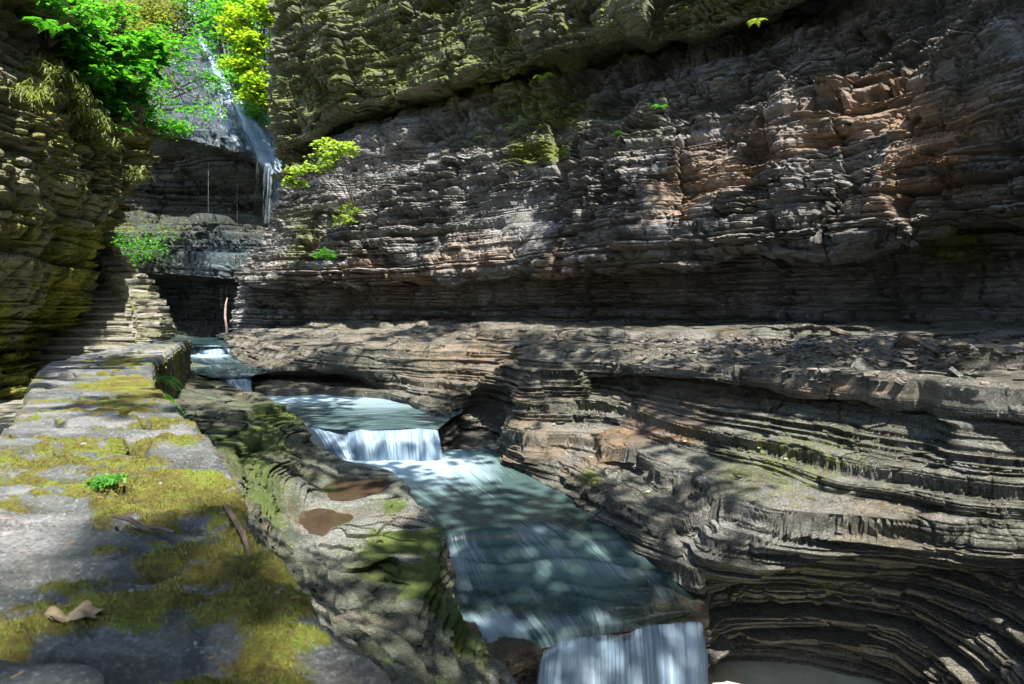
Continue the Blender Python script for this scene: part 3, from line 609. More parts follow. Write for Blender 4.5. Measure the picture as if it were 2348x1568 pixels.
# ------------------------------------------------------------------ water
def water(name, rows, label, pu=4, pv=3, foamf=None, ripple=.01, steps=None, m=WATER, cat='water', kind='structure', rotuv=False, post=None):
    G = grid([[WZ(*c) for c in r] for r in rows], pu, pv)
    R, C = G.shape[:2]; v, uu = np.meshgrid(np.linspace(0, 1, R), np.linspace(0, 1, C), indexing='ij')
    px, py = proj(G); G[..., 2] += ripple*(fbm(G[..., 0]*2.5, G[..., 1]*2.5, G[..., 0]*0, 44, 3)-.5)*2
    if steps: G[..., 2] += steps(px, py)
    fo, cl, ae = foamf(px, py, uu, v, G)
    M = np.zeros((R, C, 4)); M[..., 0] = fo; M[..., 1] = cl; M[..., 2] = ae
    wid = np.linalg.norm(G[R//2, 0]-G[R//2, -1]); ln = np.linalg.norm(G[0, C//2]-G[-1, C//2])
    UV = np.stack([uu*wid/2.5, v*ln/2.5], -1)
    if rotuv: UV = UV[..., ::-1].copy()
    return tag(sheet(name, G, m, mask=M, smooth=True, uv=UV, flip=True), label, cat, kind=kind)
z = -1.0
water('water', [[(380,772,z),(480,772,z),(600,772,z)],[(380,780,z),(480,780,z),(600,780,z)],[(400,788,z),(480,788,z),(560,788,z)],[(420,795,z),(480,795,z),(530,795,z)]],
      'still dark pool at the foot of the tall waterfall', foamf=lambda px, py, u, v, G: (.12+.0*px, 0*px, .1+0*px))
z = -1.28
water('water', [[(420,811,z),(480,811,z),(545,811,z)],[(420,822,z),(480,822,z),(580,822,z)],[(430,840,z),(510,840,z),(625,840,z)],[(440,855,z),(520,855,z),(610,855,z)],[(470,861,z),(530,861,z),(585,859,z)],[(476,866,z-.04),(530,866,z-.04),(582,863,z-.04)]],
      'dark pool between the two small far falls', foamf=lambda px, py, u, v, G: (.18+.55*blob(px, py, 480, 812, 50, 9)+.12*blob(px, py, 560, 860, 40, 12), 0*px, .15+0*px), pu=3, pv=2)
z = -1.75
water('water', [[(520,903,z),(640,903,z),(800,903,z),(960,908,z),(1060,912,z)],[(530,915,z),(660,915,z),(800,915,z),(940,918,z),(1060,925,z)],[(600,930,z),(720,930,z),(840,930,z),(950,935,z),(1060,945,z)],
      [(660,952,z),(760,950,z),(850,946,z),(940,946,z),(1040,955,z)],[(695,970,z-.02),(760,975,z-.02),(850,963,z+.03),(930,961,z+.03),(1020,970,z-.02)],[(702,978,z-.06),(770,985,z-.05),(850,984,z-.02),(930,982,z-.02),(1005,983,z-.05)]],
      'pale flowing water between the second and third falls', foamf=lambda px, py, u, v, G: (.22+.45*blob(px, py, 620, 912, 190, 14)+.20*blob(px, py, 850, 925, 160, 15), 0*px, .45+.25*blob(px, py, 650, 915, 200, 20)-.3*blob(px, py, 850, 965, 200, 14)), pu=3, pv=2, rotuv=True)
z = -2.21
def rip(px, py):
    r = 0
    for c, a, dd in ((1236, .03, 9), (1266, .02, 8), (1296, .028, 8), (1336, .02, 9), (1372, .016, 9)):
        off = 10*np.sin(px/60.+c)+ (px-1250)*.04*(1 if c < 1300 else 2.0)
        q = py-c-off; r = r+a*np.exp(-(q/dd)**2)*sstep(1000, 1060, px)*sstep(1600, 1450, px)
    return r
def foamD(px, py, u, v, G):
    fo = .06+.75*blob(px, py, 900, 1050, 190, 32)+.35*blob(px, py, 1000, 1085, 200, 30)+.15*blob(px, py, 1000, 1130, 160, 40)
    q = rip(px, py); fo = fo+1.7*q*(.4+.6*vn(px/45, py/12, px*0, 5))+.28*blob(px, py, 1240, 1215, 70, 22)+.25*blob(px, py, 1060, 1290, 50, 70)+.25*blob(px, py, 1130, 1430, 60, 26)
    fo = fo+.18*sstep(1225, 1260, py)*vn(px/50+py/40, py/30-px/60, px*0, 6)
    cl = .55*sstep(1300, 1400, py)*sstep(1470, 1400, py)*(1-.8*blob(px, py, 1400, 1330, 80, 80))+.6*blob(px, py, 1330, 1200, 120, 30)+.45*sstep(1180, 1260, py)*sstep(1350, 1500, px)
    fo = fo+.16*sstep(1380, 1440, py); ae = .55-.25*sstep(1180, 1260, py)+.55*blob(px, py, 1330, 1290, 180, 60)*(1-.2*u)+.3*blob(px, py, 1400, 1360, 60, 70)
    return fo, np.clip(cl, 0, .9), ae
water('water', [[(660,1030,z),(850,1030,z),(1000,1030,z),(1190,1030,z)],[(740,1062,z),(880,1062,z),(1020,1062,z),(1220,1062,z)],[(850,1115,z),(960,1115,z),(1080,1115,z),(1280,1115,z)],
      [(920,1170,-2.23),(1040,1170,-2.23),(1160,1170,-2.23),(1340,1170,-2.23)],[(970,1220,-2.26),(1080,1220,-2.25),(1220,1215,-2.25),(1440,1210,-2.25)],
      [(990,1250,-2.34),(1090,1250,-2.33),(1250,1245,-2.33),(1500,1240,-2.33)],[(1000,1300,-2.43),(1120,1300,-2.43),(1300,1295,-2.43),(1560,1290,-2.43)],
      [(1010,1350,-2.52),(1150,1350,-2.54),(1350,1345,-2.54),(1610,1340,-2.54)],[(1040,1410,-2.60),(1190,1405,-2.63),(1390,1395,-2.64),(1622,1375,-2.64)],
      [(1080,1465,-2.68),(1230,1450,-2.71),(1400,1430,-2.74),(1620,1398,-2.72)],[(1110,1520,-2.72),(1250,1485,-2.82),(1400,1452,-2.84),(1612,1412,-2.80)]],
      'green pool below the middle waterfall running down into blue rapids', pu=3, pv=2, foamf=foamD, steps=rip)
foamM = water_mat('foamy_pool', (.10, .14, .11), (.36, .35, .26), (.62, .58, .46), su=5, sv=3)
z = -3.64
water('water', [[(1400,1500,z),(1700,1500,z),(2000,1500,z),(2300,1500,z)],[(1400,1560,z),(1700,1560,z),(2000,1560,z),(2300,1560,z)],[(1300,1700,z),(1700,1700,z),(2100,1700,z),(2500,1700,z)],[(1000,2200,z),(1500,2200,z),(2200,2200,z),(2900,2200,z)]],
      'lower pool with pale tan foam in the bottom right', m=foamM, foamf=lambda px, py, u, v, G: (.62-.7*blob(px, py, 2150, 1570, 140, 30), 0*px, .6+0*px))

def fall(name, crest, base, label, bulge=.12, mask=.75, mfun=None, m=FALL, n=70, pitch=.02, thick=False, group=None):
    """curtain of falling water from a crest line to a base line (lists of world points)"""
    A = np.array([crest, base]); 
    c = crm(A[0], np.linspace(0, len(crest)-1, 90 if pitch > .01 else 200)); b = crm(A[1], np.linspace(0, len(base)-1, len(c)))
    t = np.linspace(0, 1, n)[:, None, None]
    hz = (1-(1-t)**1.0)**.6
    P = np.empty((n, len(c), 3)); P[..., :2] = (c*(1-hz)+b*hz)[..., :2]; P[..., 2] = (c[..., 2]*(1-t[..., 0]**1.35)+b[..., 2]*t[..., 0]**1.35)
    s = np.linspace(0, 1, len(c))[None]; 
    wob = (vn(s*14, s*0, t[..., 0]*1.2, 8)-.5)*.10+(vn(s*45, s*0, t[..., 0]*2, 9)-.5)*.04
    P[..., 1] -= wob*np.sqrt(t[..., 0])+bulge*np.sin(t[..., 0]*3.14)*.5
    cz = 0.03*(vn(s*9, s*0, s*0, 21)-.5)*(1-t[..., 0]); P[..., 2] += cz; P[..., 1] += .10*(vn(s*7, s*0, s*0, 22)-.5)*(1-t[..., 0])
    M = np.zeros(P.shape[:2]+(4,)); M[..., 0] = mask if mfun is None else mfun(s+0*t[..., 0], t[..., 0]+0*s)
    ss = s+0*t[..., 0]; tt_ = t[..., 0]+0*s; en = .07*vn(tt_*5, ss*0, ss*0, 57)+.02
    M[..., 0] -= .6*sstep(en, 0, ss)+.6*sstep(en, 0, 1-ss)+.22*sstep(.86, 1, tt_)*vn(ss*30, ss*0, ss*0, 58)
    L = np.linalg.norm(c[0]-c[-1]); UV = np.stack([(s+0*t[..., 0])*L/1.6, (t[..., 0]+0*s)*abs(c[0, 2]-b[0, 2])/1.6], -1)
    return tag(sheet(name, P, m, mask=M, smooth=True, uv=UV, flip=True), label, 'waterfall', group=group)
GF = 'low falls along the creek'
fall('waterfall', [WZ(441,794,-1.0), WZ(458,793,-1.0), WZ(462,794,-1.0), WZ(480,792,-.98), WZ(500,793,-.99), WZ(522,797,-1.03)],
     [WZ(437,812,-1.28), WZ(452,813,-1.28), WZ(464,813,-1.28), WZ(480,814,-1.28), WZ(502,814,-1.28), WZ(526,812,-1.28)], 'smallest low fall, farthest upstream beside the end of the curved wall', mask=.62, group=GF, n=30)
fall('waterfall', [WZ(477,863,-1.30), WZ(500,862,-1.29), WZ(530,860,-1.28), WZ(552,858,-1.28), WZ(576,854,-1.28)],
     [WZ(528,898,-1.68), WZ(541,910,-1.75), WZ(555,911,-1.75), WZ(566,911,-1.75), WZ(580,910,-1.75)], 'narrow splayed fall between a mossy rock and a dark cave', mask=.62, group=GF, n=40)
fall('waterfall', [WZ(703,977,-1.80), WZ(725,972,-1.79), WZ(760,972,-1.79), WZ(800,980,-1.80)],
     [WZ(757,1050,-2.215), WZ(785,1056,-2.215), WZ(825,1057,-2.215), WZ(862,1056,-2.215)], 'fan of thin water threads beside the mossy bank, left of the wide curtain', mask=.42, group=GF)
fall('waterfall', [WZ(796,982,-1.80), WZ(830,985,-1.78), WZ(900,985,-1.77), WZ(960,984,-1.78), WZ(1002,985,-1.82)],
     [WZ(800,1054,-2.215), WZ(850,1058,-2.215), WZ(905,1058,-2.215), WZ(965,1058,-2.215), WZ(1016,1054,-2.215)], 'wide even curtain of white water falling into the green pool', mask=.80, group=GF)
fall('waterfall', [WZ(1238,1494,-2.82), WZ(1285,1464,-2.80), WZ(1350,1453,-2.82), WZ(1410,1450,-2.84), WZ(1450,1435,-2.84), WZ(1480,1406,-2.79), WZ(1540,1404,-2.79), WZ(1592,1402,-2.79), WZ(1606,1410,-2.80)],
     [np.array([(p-CX)/F*Y, Y, -3.55]) for p, Y in [(1215,5.45),(1268,5.5),(1350,5.55),(1410,5.6),(1460,5.65),(1500,5.75),(1550,5.8),(1606,5.85),(1630,5.95)]], 'largest low fall, foaming blue and white over the lip at the bottom of the picture', mask=.70, group=GF, n=160, pitch=.005,
     mfun=lambda s, t: .78-.25*sstep(.60, .68, s)*sstep(.5, .0, t)-.30*sstep(.93, 1.0, s)-.12*np.exp(-((s-.45)/.05)**2)-.55*sstep(.10+.08*vn(s*20, s*0, s*0, 31), 0, t))
# rock lip and face behind the largest fall is the creek bed sheet; tall veil over the domed cliff
def veil(name, pts, label, dens, off=.35, grp=None):
    """ribbon of running water on the dome; pts = (px, py, half width)"""
    A = np.array(pts, float); D = crm(A, np.linspace(0, len(A)-1, 120)); C = 26; P = np.empty((120, C, 3)); M = np.zeros((120, C, 4))
    for i, (a, b, w) in enumerate(D):
        for j in range(C):
            f = j/(C-1)*2-1; q = surfF(a+f*w, b+f*w*.25); r = 1-off/q[1]; P[i, j] = q*r; M[i, j, 0] = dens(i/119, f)
    for _ in range(4):
        P[1:-1] = (P[:-2]+P[1:-1]*2+P[2:])/4
    uu, v = np.meshgrid(np.linspace(0, 1, C), np.linspace(0, 1, 120)); UV = np.stack([uu*1.2, v*5], -1)
    return P, M, UV
P, M, UV = veil('v', [(425,-10,10),(442,40,13),(462,90,16),(488,140,20),(515,190,22),(545,235,26),(575,285,34),(602,335,40),(622,378,38),(630,398,36)], '', lambda t, f: (.34+.25*t)*(1-abs(f)**1.5)+.04)
w = empty('tall_waterfall', tuple(P[-1, 13])); tag(w, 'tall thin white waterfall sliding down the domed cliff and dripping off its lip', 'waterfall')
local(sheet('veil', P, VEIL, mask=M, smooth=True, uv=UV, flip=True), w)
P, M, UV = veil('v', [(520,170,50),(530,220,70),(545,270,85),(560,310,85),(580,345,75)], '', lambda t, f: .18*(1-abs(f)**3))
local(sheet('spray', P, VEIL, mask=M, smooth=True, uv=UV, flip=True), w)
# free curtain below the lip
P = np.empty((60, 60, 3)); M = np.zeros((60, 60, 4))
for j in range(60):
    a = 575+j/59*80; top = np.interp(a, [575, 600, 620, 650, 656], [362, 374, 388, 410, 424]); q = surfF(a, top-3); q = q*(1-.55/q[1])
    zb = W(a, 515, q[1])[2]
    for i in range(60):
        t = i/59; P[i, j] = (q[0], q[1]-.5*t**.5, q[2]*(1-t)+zb*t); M[i, j, 0] = (.04+.24*sstep(592, 640, a))*(1-.35*t)
uu, v = np.meshgrid(np.linspace(0, 1, 60), np.linspace(0, 1, 60))
local(sheet('curtain', P, VEIL, mask=M, smooth=True, uv=np.stack([uu*1.6, v*.6], -1), flip=True), w)
DRIP = fall_mat('drip_water', (.4, .5, .6), (.75, .88, .95), su=3, sv=8)
for a, t0, t1 in [][:0] or [(478,345,505),(545,402,515),(508,648,720),(520,655,700)]:
    q = surfF(a, t0); q = q*(1-.5/q[1]); zb = W(a, t1, q[1])[2]; ww = .008+.009*random.random()
    V = [(q[0]-ww, q[1], q[2]), (q[0]+ww, q[1], q[2]), (q[0]+ww*.6, q[1], (q[2]+zb)/2), (q[0]+ww*.5, q[1], zb), (q[0]-ww*.5, q[1], zb), (q[0]-ww*.6, q[1], (q[2]+zb)/2)]
    mm = mesh_np('drip', np.array(V), np.array([[0, 1, 2, 5], [5, 2, 3, 4]]), DRIP, attrs={'mask': np.tile([[.22, 0, 0, 0]], (6, 1))}, uv=np.array([[0, 0], [1, 0], [1, .5], [1, 1], [0, 1], [0, .5]])*.4); local(mm, w)

# ------------------------------------------------------------------ stone parapet
wall = empty('stone_wall', (-1.5, 3.0, -1.5)); tag(wall, 'low curving parapet of flat mossy slate slabs running from the foreground to the stairs', 'wall')
def slab(y0, y1, w0, w1, ztop, seed, th=.10):
    dist = max(.8, (y0+y1)/2); pit = max(.009, dist*.0022)
    ny = max(8, int((y1-y0)/pit)); nx = max(8, int(abs(w1-w0)*.95/pit*.8)); ny = min(ny, 120); nx = min(nx, 150)
    if y1 < .7: ny, nx = 12, 20
    t = np.linspace(0, 1, ny)[:, None]+np.zeros((1, nx)); s = np.linspace(0, 1, nx)[None]+np.zeros((ny, 1))
    ww = w0+(w1-w0)*s
    jag = lambda q, k: (fbm(q*3.3, q*0+k*7.7, q*0+seed*.01, 300+k, 4)-.5)
    base_w = ww*.95
    ya = y0+.07*jag(base_w*1.8+seed*0, int(y0*100) % 97); yb = y1+.07*jag(base_w*1.8, int(y1*100) % 97)
    gap = .014+.0012*dist
    Y = (ya+gap)*(1-t)+(yb-gap)*t
    X = XR(Y)*(1-ww)+XL(Y)*ww
    e0 = (.10*jag(Y*1.6, seed % 50)+.02) if w0 < .01 else .03*jag(Y*2, 60+int(w0*100)); e1 = .09*jag(Y*1.6, 3+seed % 50) if w1 > .99 else .03*jag(Y*2, 60+int(w1*100))
    X = X+e0*(1-s)-e1*s-(gap*.5)*(0 if w0 < .01 else 1)*(1-s)+(gap*.5)*(0 if w1 > .99 else 1)*s
    r = np.random.default_rng(seed); tl, tw, dz = r.normal(0, .008), r.normal(0, .010), r.normal(0, .011)
    z = ztop+dz+tl*(t-.5)+tw*(s-.5)+.022*(fbm(X*3, Y*3, X*0, seed, 4)-.5)+.020*(fbm(X*12, Y*16, X*0, seed+1, 4)-.5)
    k, tt, h, e = beds(z*9+.5*fbm(X*2, Y*2, X*0, 12, 2), .06, 9); z = z-(tt-sstep(.3, .7, tt))*h/9*.9
    # moss cushions
    mn = fbm(X*2.6+3, Y*3.4, X*0, 500, 4); near = sstep(7, 2, Y)
    band = np.exp(-((ww-.26)/.26)**2)
    mn = .6*mn+.4*fbm(X*13, Y*17, X*0, 505, 3); fld = mn+.15*band-.072-.06*sstep(5, 9, Y); mo = sstep(.47, .64, fld); joint = np.exp(-(np.minimum(t, 1-t)*(y1-y0)/.03)**2)
    mo = np.clip(mo+.65*joint*sstep(.42, .55, fbm(X*2, Y*2, X*0, 520, 2)), 0, 1)
    ed = np.minimum(np.minimum(t*(y1-y0), (1-t)*(y1-y0)), np.minimum(s, 1-s)*abs(w1-w0)*.95)
    z = z-.045*np.exp(-(ed/.014)**2)
    z = z+mo*(.004+.030*fbm(X*30, Y*30, X*0, 530, 3)*near)
    P = np.stack([X, Y, z], -1)
    pale = .55*sstep(.52, .66, fbm(X*2.6, Y*2.2, X*0, 540, 3))*(1-mo)
    M = np.zeros(P.shape[:2]+(4,)); M[..., 0] = .04+mo*.50; M[..., 1] = .10*mn; M[..., 3] = pale
    # skirt
    ring = [(0, j) for j in range(nx)]+[(i, nx-1) for i in range(1, ny)]+[(ny-1, j) for j in range(nx-2, -1, -1)]+[(i, 0) for i in range(ny-2, 0, -1)]
    ri = np.array(ring); idx = np.arange(ny*nx).reshape(ny, nx); top = idx[ri[:, 0], ri[:, 1]]
    Vt = P.reshape(-1, 3); Mv = M.reshape(-1, 4); vs_, ms_ = [Vt], [Mv]; loops = [top]; n0 = len(Vt); lv = Vt[top]
    c = Vt.mean(0)
    for q in range(1, 5):
        zz = th*q/4; jt = .006*(np.random.default_rng(seed+q).random(len(top))-.5)*(1+dist*.3)
        v = lv.copy(); dirn = v[:, :2]-c[:2]; dirn /= np.linalg.norm(dirn, axis=1, keepdims=True)
        v[:, :2] += dirn*(jt+(.008 if q == 2 else -.004*q))[:, None]; v[:, 2] -= zz; vs_.append(v); mm = Mv[top].copy(); mm[:, 0] = .3; ms_.append(mm)
        loops.append(np.arange(n0, n0+len(top))); n0 += len(top)
    Fc = [np.stack([idx[:-1, :-1], idx[:-1, 1:], idx[1:, 1:], idx[1:, :-1]], -1).reshape(-1, 4)]
    for a, b in zip(loops[:-1], loops[1:]): Fc.append(np.stack([a, np.roll(a, -1), np.roll(b, -1), b], -1))
    o = mesh_np('capstone', np.concatenate(vs_), np.concatenate(Fc), ROCKC, attrs={'mask': np.concatenate(ms_)}); local(o, wall); return o
r = random.Random(5); y = -1.3; sd = 700; k = 0
while y < 16:
    ln = r.uniform(.09, .30)*(1+max(0, y)*.06); y1 = min(y+ln, 16.15)
    if 16.15-y1 < .15: y1 = 16.15
    q = r.random(); zt = -.5
    if 5.6 < y < 6.6: zt = -.46
    if q < .45: slab(y, y1, 0, 1, zt, sd)
    elif q < .8: c = r.uniform(.35, .7); slab(y, y1, 0, c, zt, sd); slab(y, y1, c, 1, zt, sd+1)
    else: c = r.uniform(.25, .4); c2 = r.uniform(.6, .75); slab(y, y1, 0, c, zt, sd); slab(y, y1, c, c2, zt, sd+1); slab(y, y1, c2, 1, zt, sd+2)
    y = y1; sd += 5
def rubble(name, pts, z0, z1, m, cell=.17, amp=.10, seed=1, mk=(.35, .1, .1, .15), pitch=.022, out=1):
    """face of irregular fitted stones along a plan polyline"""
    pts = np.array(pts, float); L = np.concatenate([[0], np.cumsum(np.linalg.norm(np.diff(pts, axis=0), axis=1))]); ns = int(L[-1]/pitch); nz = int((z0-z1)/pitch*1.2)
    s = np.linspace(0, L[-1], ns); X = np.interp(s, L, pts[:, 0]); Y = np.interp(s, L, pts[:, 1]); tx, ty = np.gradient(X), np.gradient(Y); q = np.hypot(tx, ty)
    nx, ny = ty/q*out, -tx/q*out; Z = np.linspace(z0, z1, nz)
    S, ZZ = np.meshgrid(s, Z); u, v = S/cell, ZZ/(cell*.62); u = u+.35*(vn(u, v, u*0, 3)-.5)
    d1 = np.full(u.shape, 9.); d2 = d1.copy(); hv = u*0; iu, iv = np.floor(u), np.floor(v)
    for a in (-1, 0, 1):
        for b in (-1, 0, 1):
            cx = iu+a+.15+.7*hsh(iu+a, iv+b, iu*0, seed); cy = iv+b+.15+.7*hsh(iu+a, iv+b, iu*0, seed+1)
            dd = np.hypot(u-cx, v-cy); h = hsh(iu+a, iv+b, iu*0, seed+2); c1 = dd < d1
            d2 = np.where(c1, d1, np.minimum(d2, dd)); hv = np.where(c1, h, hv); d1 = np.where(c1, dd, d1)
    g = sstep(0, .22, d2-d1); disp = amp*(g*(.5+.6*hv)-.5)+.02*(fbm(S*9, ZZ*14, S*0, seed, 3)-.5)
    P = np.stack([X+nx*disp, Y+ny*disp, ZZ], -1); M = np.zeros(P.shape[:2]+(4,)); M[...] = mk; M[..., 0] += .25*sstep(.4, .6, fbm(S, ZZ, S*0, seed+5, 2)); M[..., 3] *= hv
    return sheet(name, P, m, mask=M)
ys = np.concatenate([np.linspace(-1.2, 15.9, 60)])
ptsr = [(XR(y)-.06, y) for y in ys]
endp = [((XR(16.0)*(1-f)+XL(16.0)*f), 16.0+.25*math.sin(f*3.14)) for f in np.linspace(0.05, 1, 8)]
ptsl = [(XL(y)+.06, y) for y in ys[::-1]]
local(rubble('face_stones', ptsr+endp+ptsl, -.57, -1.85, ROCKO, cell=.20, amp=.13, seed=31, mk=(.25, .1, .1, .4)), wall)

# ------------------------------------------------------------------ stairs and their stepped side wall
def stone_box(cx, cy, cz, sx, sy, sz, seed, rot=0, jit=.02, sub=5):
    """rough split slab: subdivided box with uneven faces"""
    r = np.random.default_rng(seed); nx, ny, nz = (max(3, int(sx/.07)), max(3, int(sy/.09)), max(3, int(sz/.03)))
    nx, ny, nz = min(nx, 40), min(ny, 14), min(nz, 8); V = []; Fs = []; ind = {}
    def vid(i, j, k):
        if (i, j, k) not in ind: ind[(i, j, k)] = len(V); V.append((i/nx-.5, j/ny-.5, k/nz-.5))
        return ind[(i, j, k)]
    for i in range(nx):
        for j in range(ny):
            Fs.append((vid(i, j, nz), vid(i+1, j, nz), vid(i+1, j+1, nz), vid(i, j+1, nz))); Fs.append((vid(i, j, 0), vid(i, j+1, 0), vid(i+1, j+1, 0), vid(i+1, j, 0)))
    for i in range(nx):
        for k in range(nz):
            Fs.append((vid(i, 0, k), vid(i+1, 0, k), vid(i+1, 0, k+1), vid(i, 0, k+1))); Fs.append((vid(i, ny, k), vid(i, ny, k+1), vid(i+1, ny, k+1), vid(i+1, ny, k)))
    for j in range(ny):
        for k in range(nz):
            Fs.append((vid(0, j, k), vid(0, j, k+1), vid(0, j+1, k+1), vid(0, j+1, k))); Fs.append((vid(nx, j, k), vid(nx, j+1, k), vid(nx, j+1, k+1), vid(nx, j, k+1)))
    V = np.array(V)*[sx, sy, sz]; wx = np.array([cx, cy, cz])
    q = V+wx; o = np.stack([fbm(q[:, 0]*5, q[:, 1]*5, q[:, 2]*9, seed+a, 3)-.5 for a in range(3)], -1)
    o2 = np.stack([fbm(q[:, 0]*1.5, q[:, 1]*1.5, q[:, 2]*22+seed, seed+9+a, 2)-.5 for a in range(2)]+[0*q[:, 0]], -1)
    V = V+o*jit*[2.2, 2.2, 1.0]+o2*jit*2.5
    c, s = math.cos(rot), math.sin(rot); V = np.stack([V[:, 0]*c-V[:, 1]*s, V[:, 0]*s+V[:, 1]*c, V[:, 2]], -1)+wx
    return V, Fs
def stone(name, args, m, mk, parent):
    V, Fs = stone_box(*args); o = mesh_np(name, V, np.array(Fs), m, attrs={'mask': np.tile([mk], (len(V), 1))}); local(o, parent); return o
stair = empty('stone_staircase', (-9.5, 15, -1.5)); tag(stair, 'flight of wide grey stone steps climbing beside the left cliff', 'stairs')
XS = lambda k: np.interp(k, [-4, 0, 3, 5, 6, 8, 10, 12, 15], [-7.8, -8.5, -9.3, -9.85, -10.2, -11.0, -11.6, -12.2, -13.0])
for k in range(-4, 15):
    zt = -.67+.2*k; yn = 16+.35*k; x0, x1 = -12.6 if k < 6 else -14, XS(k)-.12
    tread = stone('step', ((x0+x1)/2, yn+.30, zt-.03, x1-x0, .62, .06, 900+k, 0, .012), ROCKS, (.10, .0, .75, .35), stair)
    riser = stone('riser', ((x0+x1)/2, yn+.34, zt-.135, x1-x0-.04, .62, .15, 940+k, 0, .03), ROCKS, (.25, .1, .3, .0), stair)
par = empty('stepped_wall', (-9, 16.5, -1.5)); tag(par, 'stepped side wall of stacked flat stones on the right of the stairs', 'wall'); rr = random.Random(3)
for k in range(-1, 12):
    zt = -.67+.2*k+.78-.02*max(0, k); yc = 16+.35*k+.1; xc = XS(k)+.10; zz = zt; nst = 0
    lo = zt-(.95 if k < 3 else .8)
    while zz > lo:
        h = rr.uniform(.08, .17); 
        stone('stone', (xc+rr.uniform(-.05, .05), yc+rr.uniform(-.03, .03), zz-h/2, rr.uniform(.44, .56), rr.uniform(.42, .52), h*.95, 1000+k*20+nst, rr.uniform(-.12, .12), .028), ROCKS, (.22+rr.uniform(-.1, .15), .1, .05, rr.uniform(0, .5)), par)
        zz -= h; nst += 1
V, Fs = [], []
mb = MB()
for k in range(-4, 12):
    x = XS(k)+.10; y = 16+.35*k+.1; zt = -.67+.2*k-.12
    mb.add([(x+a, y+b, c) for a in (-.24, .24) for b in (-.2, .2) for c in (-2.2, zt)], [(0, 1, 3, 2), (4, 6, 7, 5), (0, 4, 5, 1), (2, 3, 7, 6), (1, 5, 7, 3), (0, 2, 6, 4)])
local(mb.build('core', ROCKS), par)

# ------------------------------------------------------------------ foliage
def leaf_shape(kind):
    if kind == 'maple': return np.array([[0, 0], [.22, .12], [.5, .05], [.36, .42], [.62, .62], [.3, .66], [0, 1.05], [-.3, .66], [-.62, .62], [-.36, .42], [-.5, .05], [-.22, .12]])
    return np.array([[0, 0], [.24, .30], [.20, .65], [0, 1], [-.20, .65], [-.24, .30]])
def leaves(centers, normal_j, size, kind='oval', rng=RNG, droop=.25):
    """one flat leaf per centre, mostly level, turned at random"""
    n = len(centers); S = leaf_shape(kind); K = len(S)
    nz = np.stack([rng.normal(0, normal_j, n), rng.normal(0, normal_j, n), np.ones(n)], -1); nz /= np.linalg.norm(nz, axis=1, keepdims=True)
    a = rng.random(n)*6.283; t = np.stack([np.cos(a), np.sin(a), np.zeros(n)], -1); t -= nz*(t*nz).sum(1, keepdims=True); t /= np.linalg.norm(t, axis=1, keepdims=True); b = np.cross(nz, t)
    sz = size*rng.uniform(.6, 1.25, n)[:, None, None]
    V = centers[:, None]+sz*(S[None, :, 0:1]*b[:, None]+S[None, :, 1:2]*t[:, None])-nz[:, None]*sz*(np.abs(S[None, :, 0:1])*.35+droop*S[None, :, 1:2]**2)
    return V.reshape(-1, 3), np.arange(n*K).reshape(n, K)
def sprays(blobs, n_spray, per, rad, rng=RNG, flat=.18):
    """flat sprays of leaves scattered through ellipsoids given as (centre, radii)"""
    out = []; 
    for c, rd in blobs:
        q = rng.normal(0, 1, (n_spray, 3)); q /= np.linalg.norm(q, axis=1, keepdims=True); q *= (rng.random((n_spray, 1))**.45); cs = np.array(c)+q*np.array(rd)
        for s in cs:
            m = int(per*rng.uniform(.5, 1.5)); a = rng.random(m)*6.283; r = rad*np.sqrt(rng.random(m))*rng.uniform(.6, 1.3)
            tx, ty = rng.normal(0, .25, 2)
            out.append(np.stack([s[0]+np.cos(a)*r, s[1]+np.sin(a)*r, s[2]+np.cos(a)*r*tx+np.sin(a)*r*ty+rng.normal(0, rad*flat, m)-.3*r*r/rad], -1))
    return np.concatenate(out)
def branchy(mb, base, targets, r0, rng=random, bend=.15):
    base = Vector(base)
    for t in targets:
        t = Vector(t); L = (t-base).length; m = (base+t)/2+Vector((rng.uniform(-1, 1), rng.uniform(-1, 1), rng.uniform(-.3, 1)))*L*bend
        pts = []
        for i in range(8):
            f = i/7; pts.append(base*(1-f)**2+m*2*f*(1-f)+t*f*f)
        mb.tube(pts, [r0*(1-.8*i/7) for i in range(8)], 5)
        for i in (3, 5, 6):
            e = pts[i]+Vector((rng.uniform(-1, 1), rng.uniform(-1, 1), rng.uniform(-.2, .8)))*L*.25
            mb.tube([pts[i], (pts[i]+e)/2+Vector((0, 0, .03*L)), e], [r0*.35, r0*.22, r0*.08], 4)
def tree(name, base, blobs, nspray, per, rad, size, m, label, cat='tree', kind='oval', r0=.04, group=None, trunk='trunk', tilt=.35, group_b=None):
    e = empty(name, tuple(base)); tag(e, label, cat, group)
    mb = MB(); branchy(mb, base, [tuple(np.array(c)+np.array(rd)*[random.uniform(-.4, .4), 0, random.uniform(-.2, .5)]) for c, rd in blobs for _ in range(2)], r0)
    local(mb.build(trunk, BARK, smooth=True), e)
    V, Fc = leaves(sprays(blobs, nspray, per, rad), tilt, size, kind); local(mesh_np('crown', V, Fc, m), e); return e
def B(px, py, Y, rx, ry, rz): return (W(px, py, Y), (rx, ry, rz))
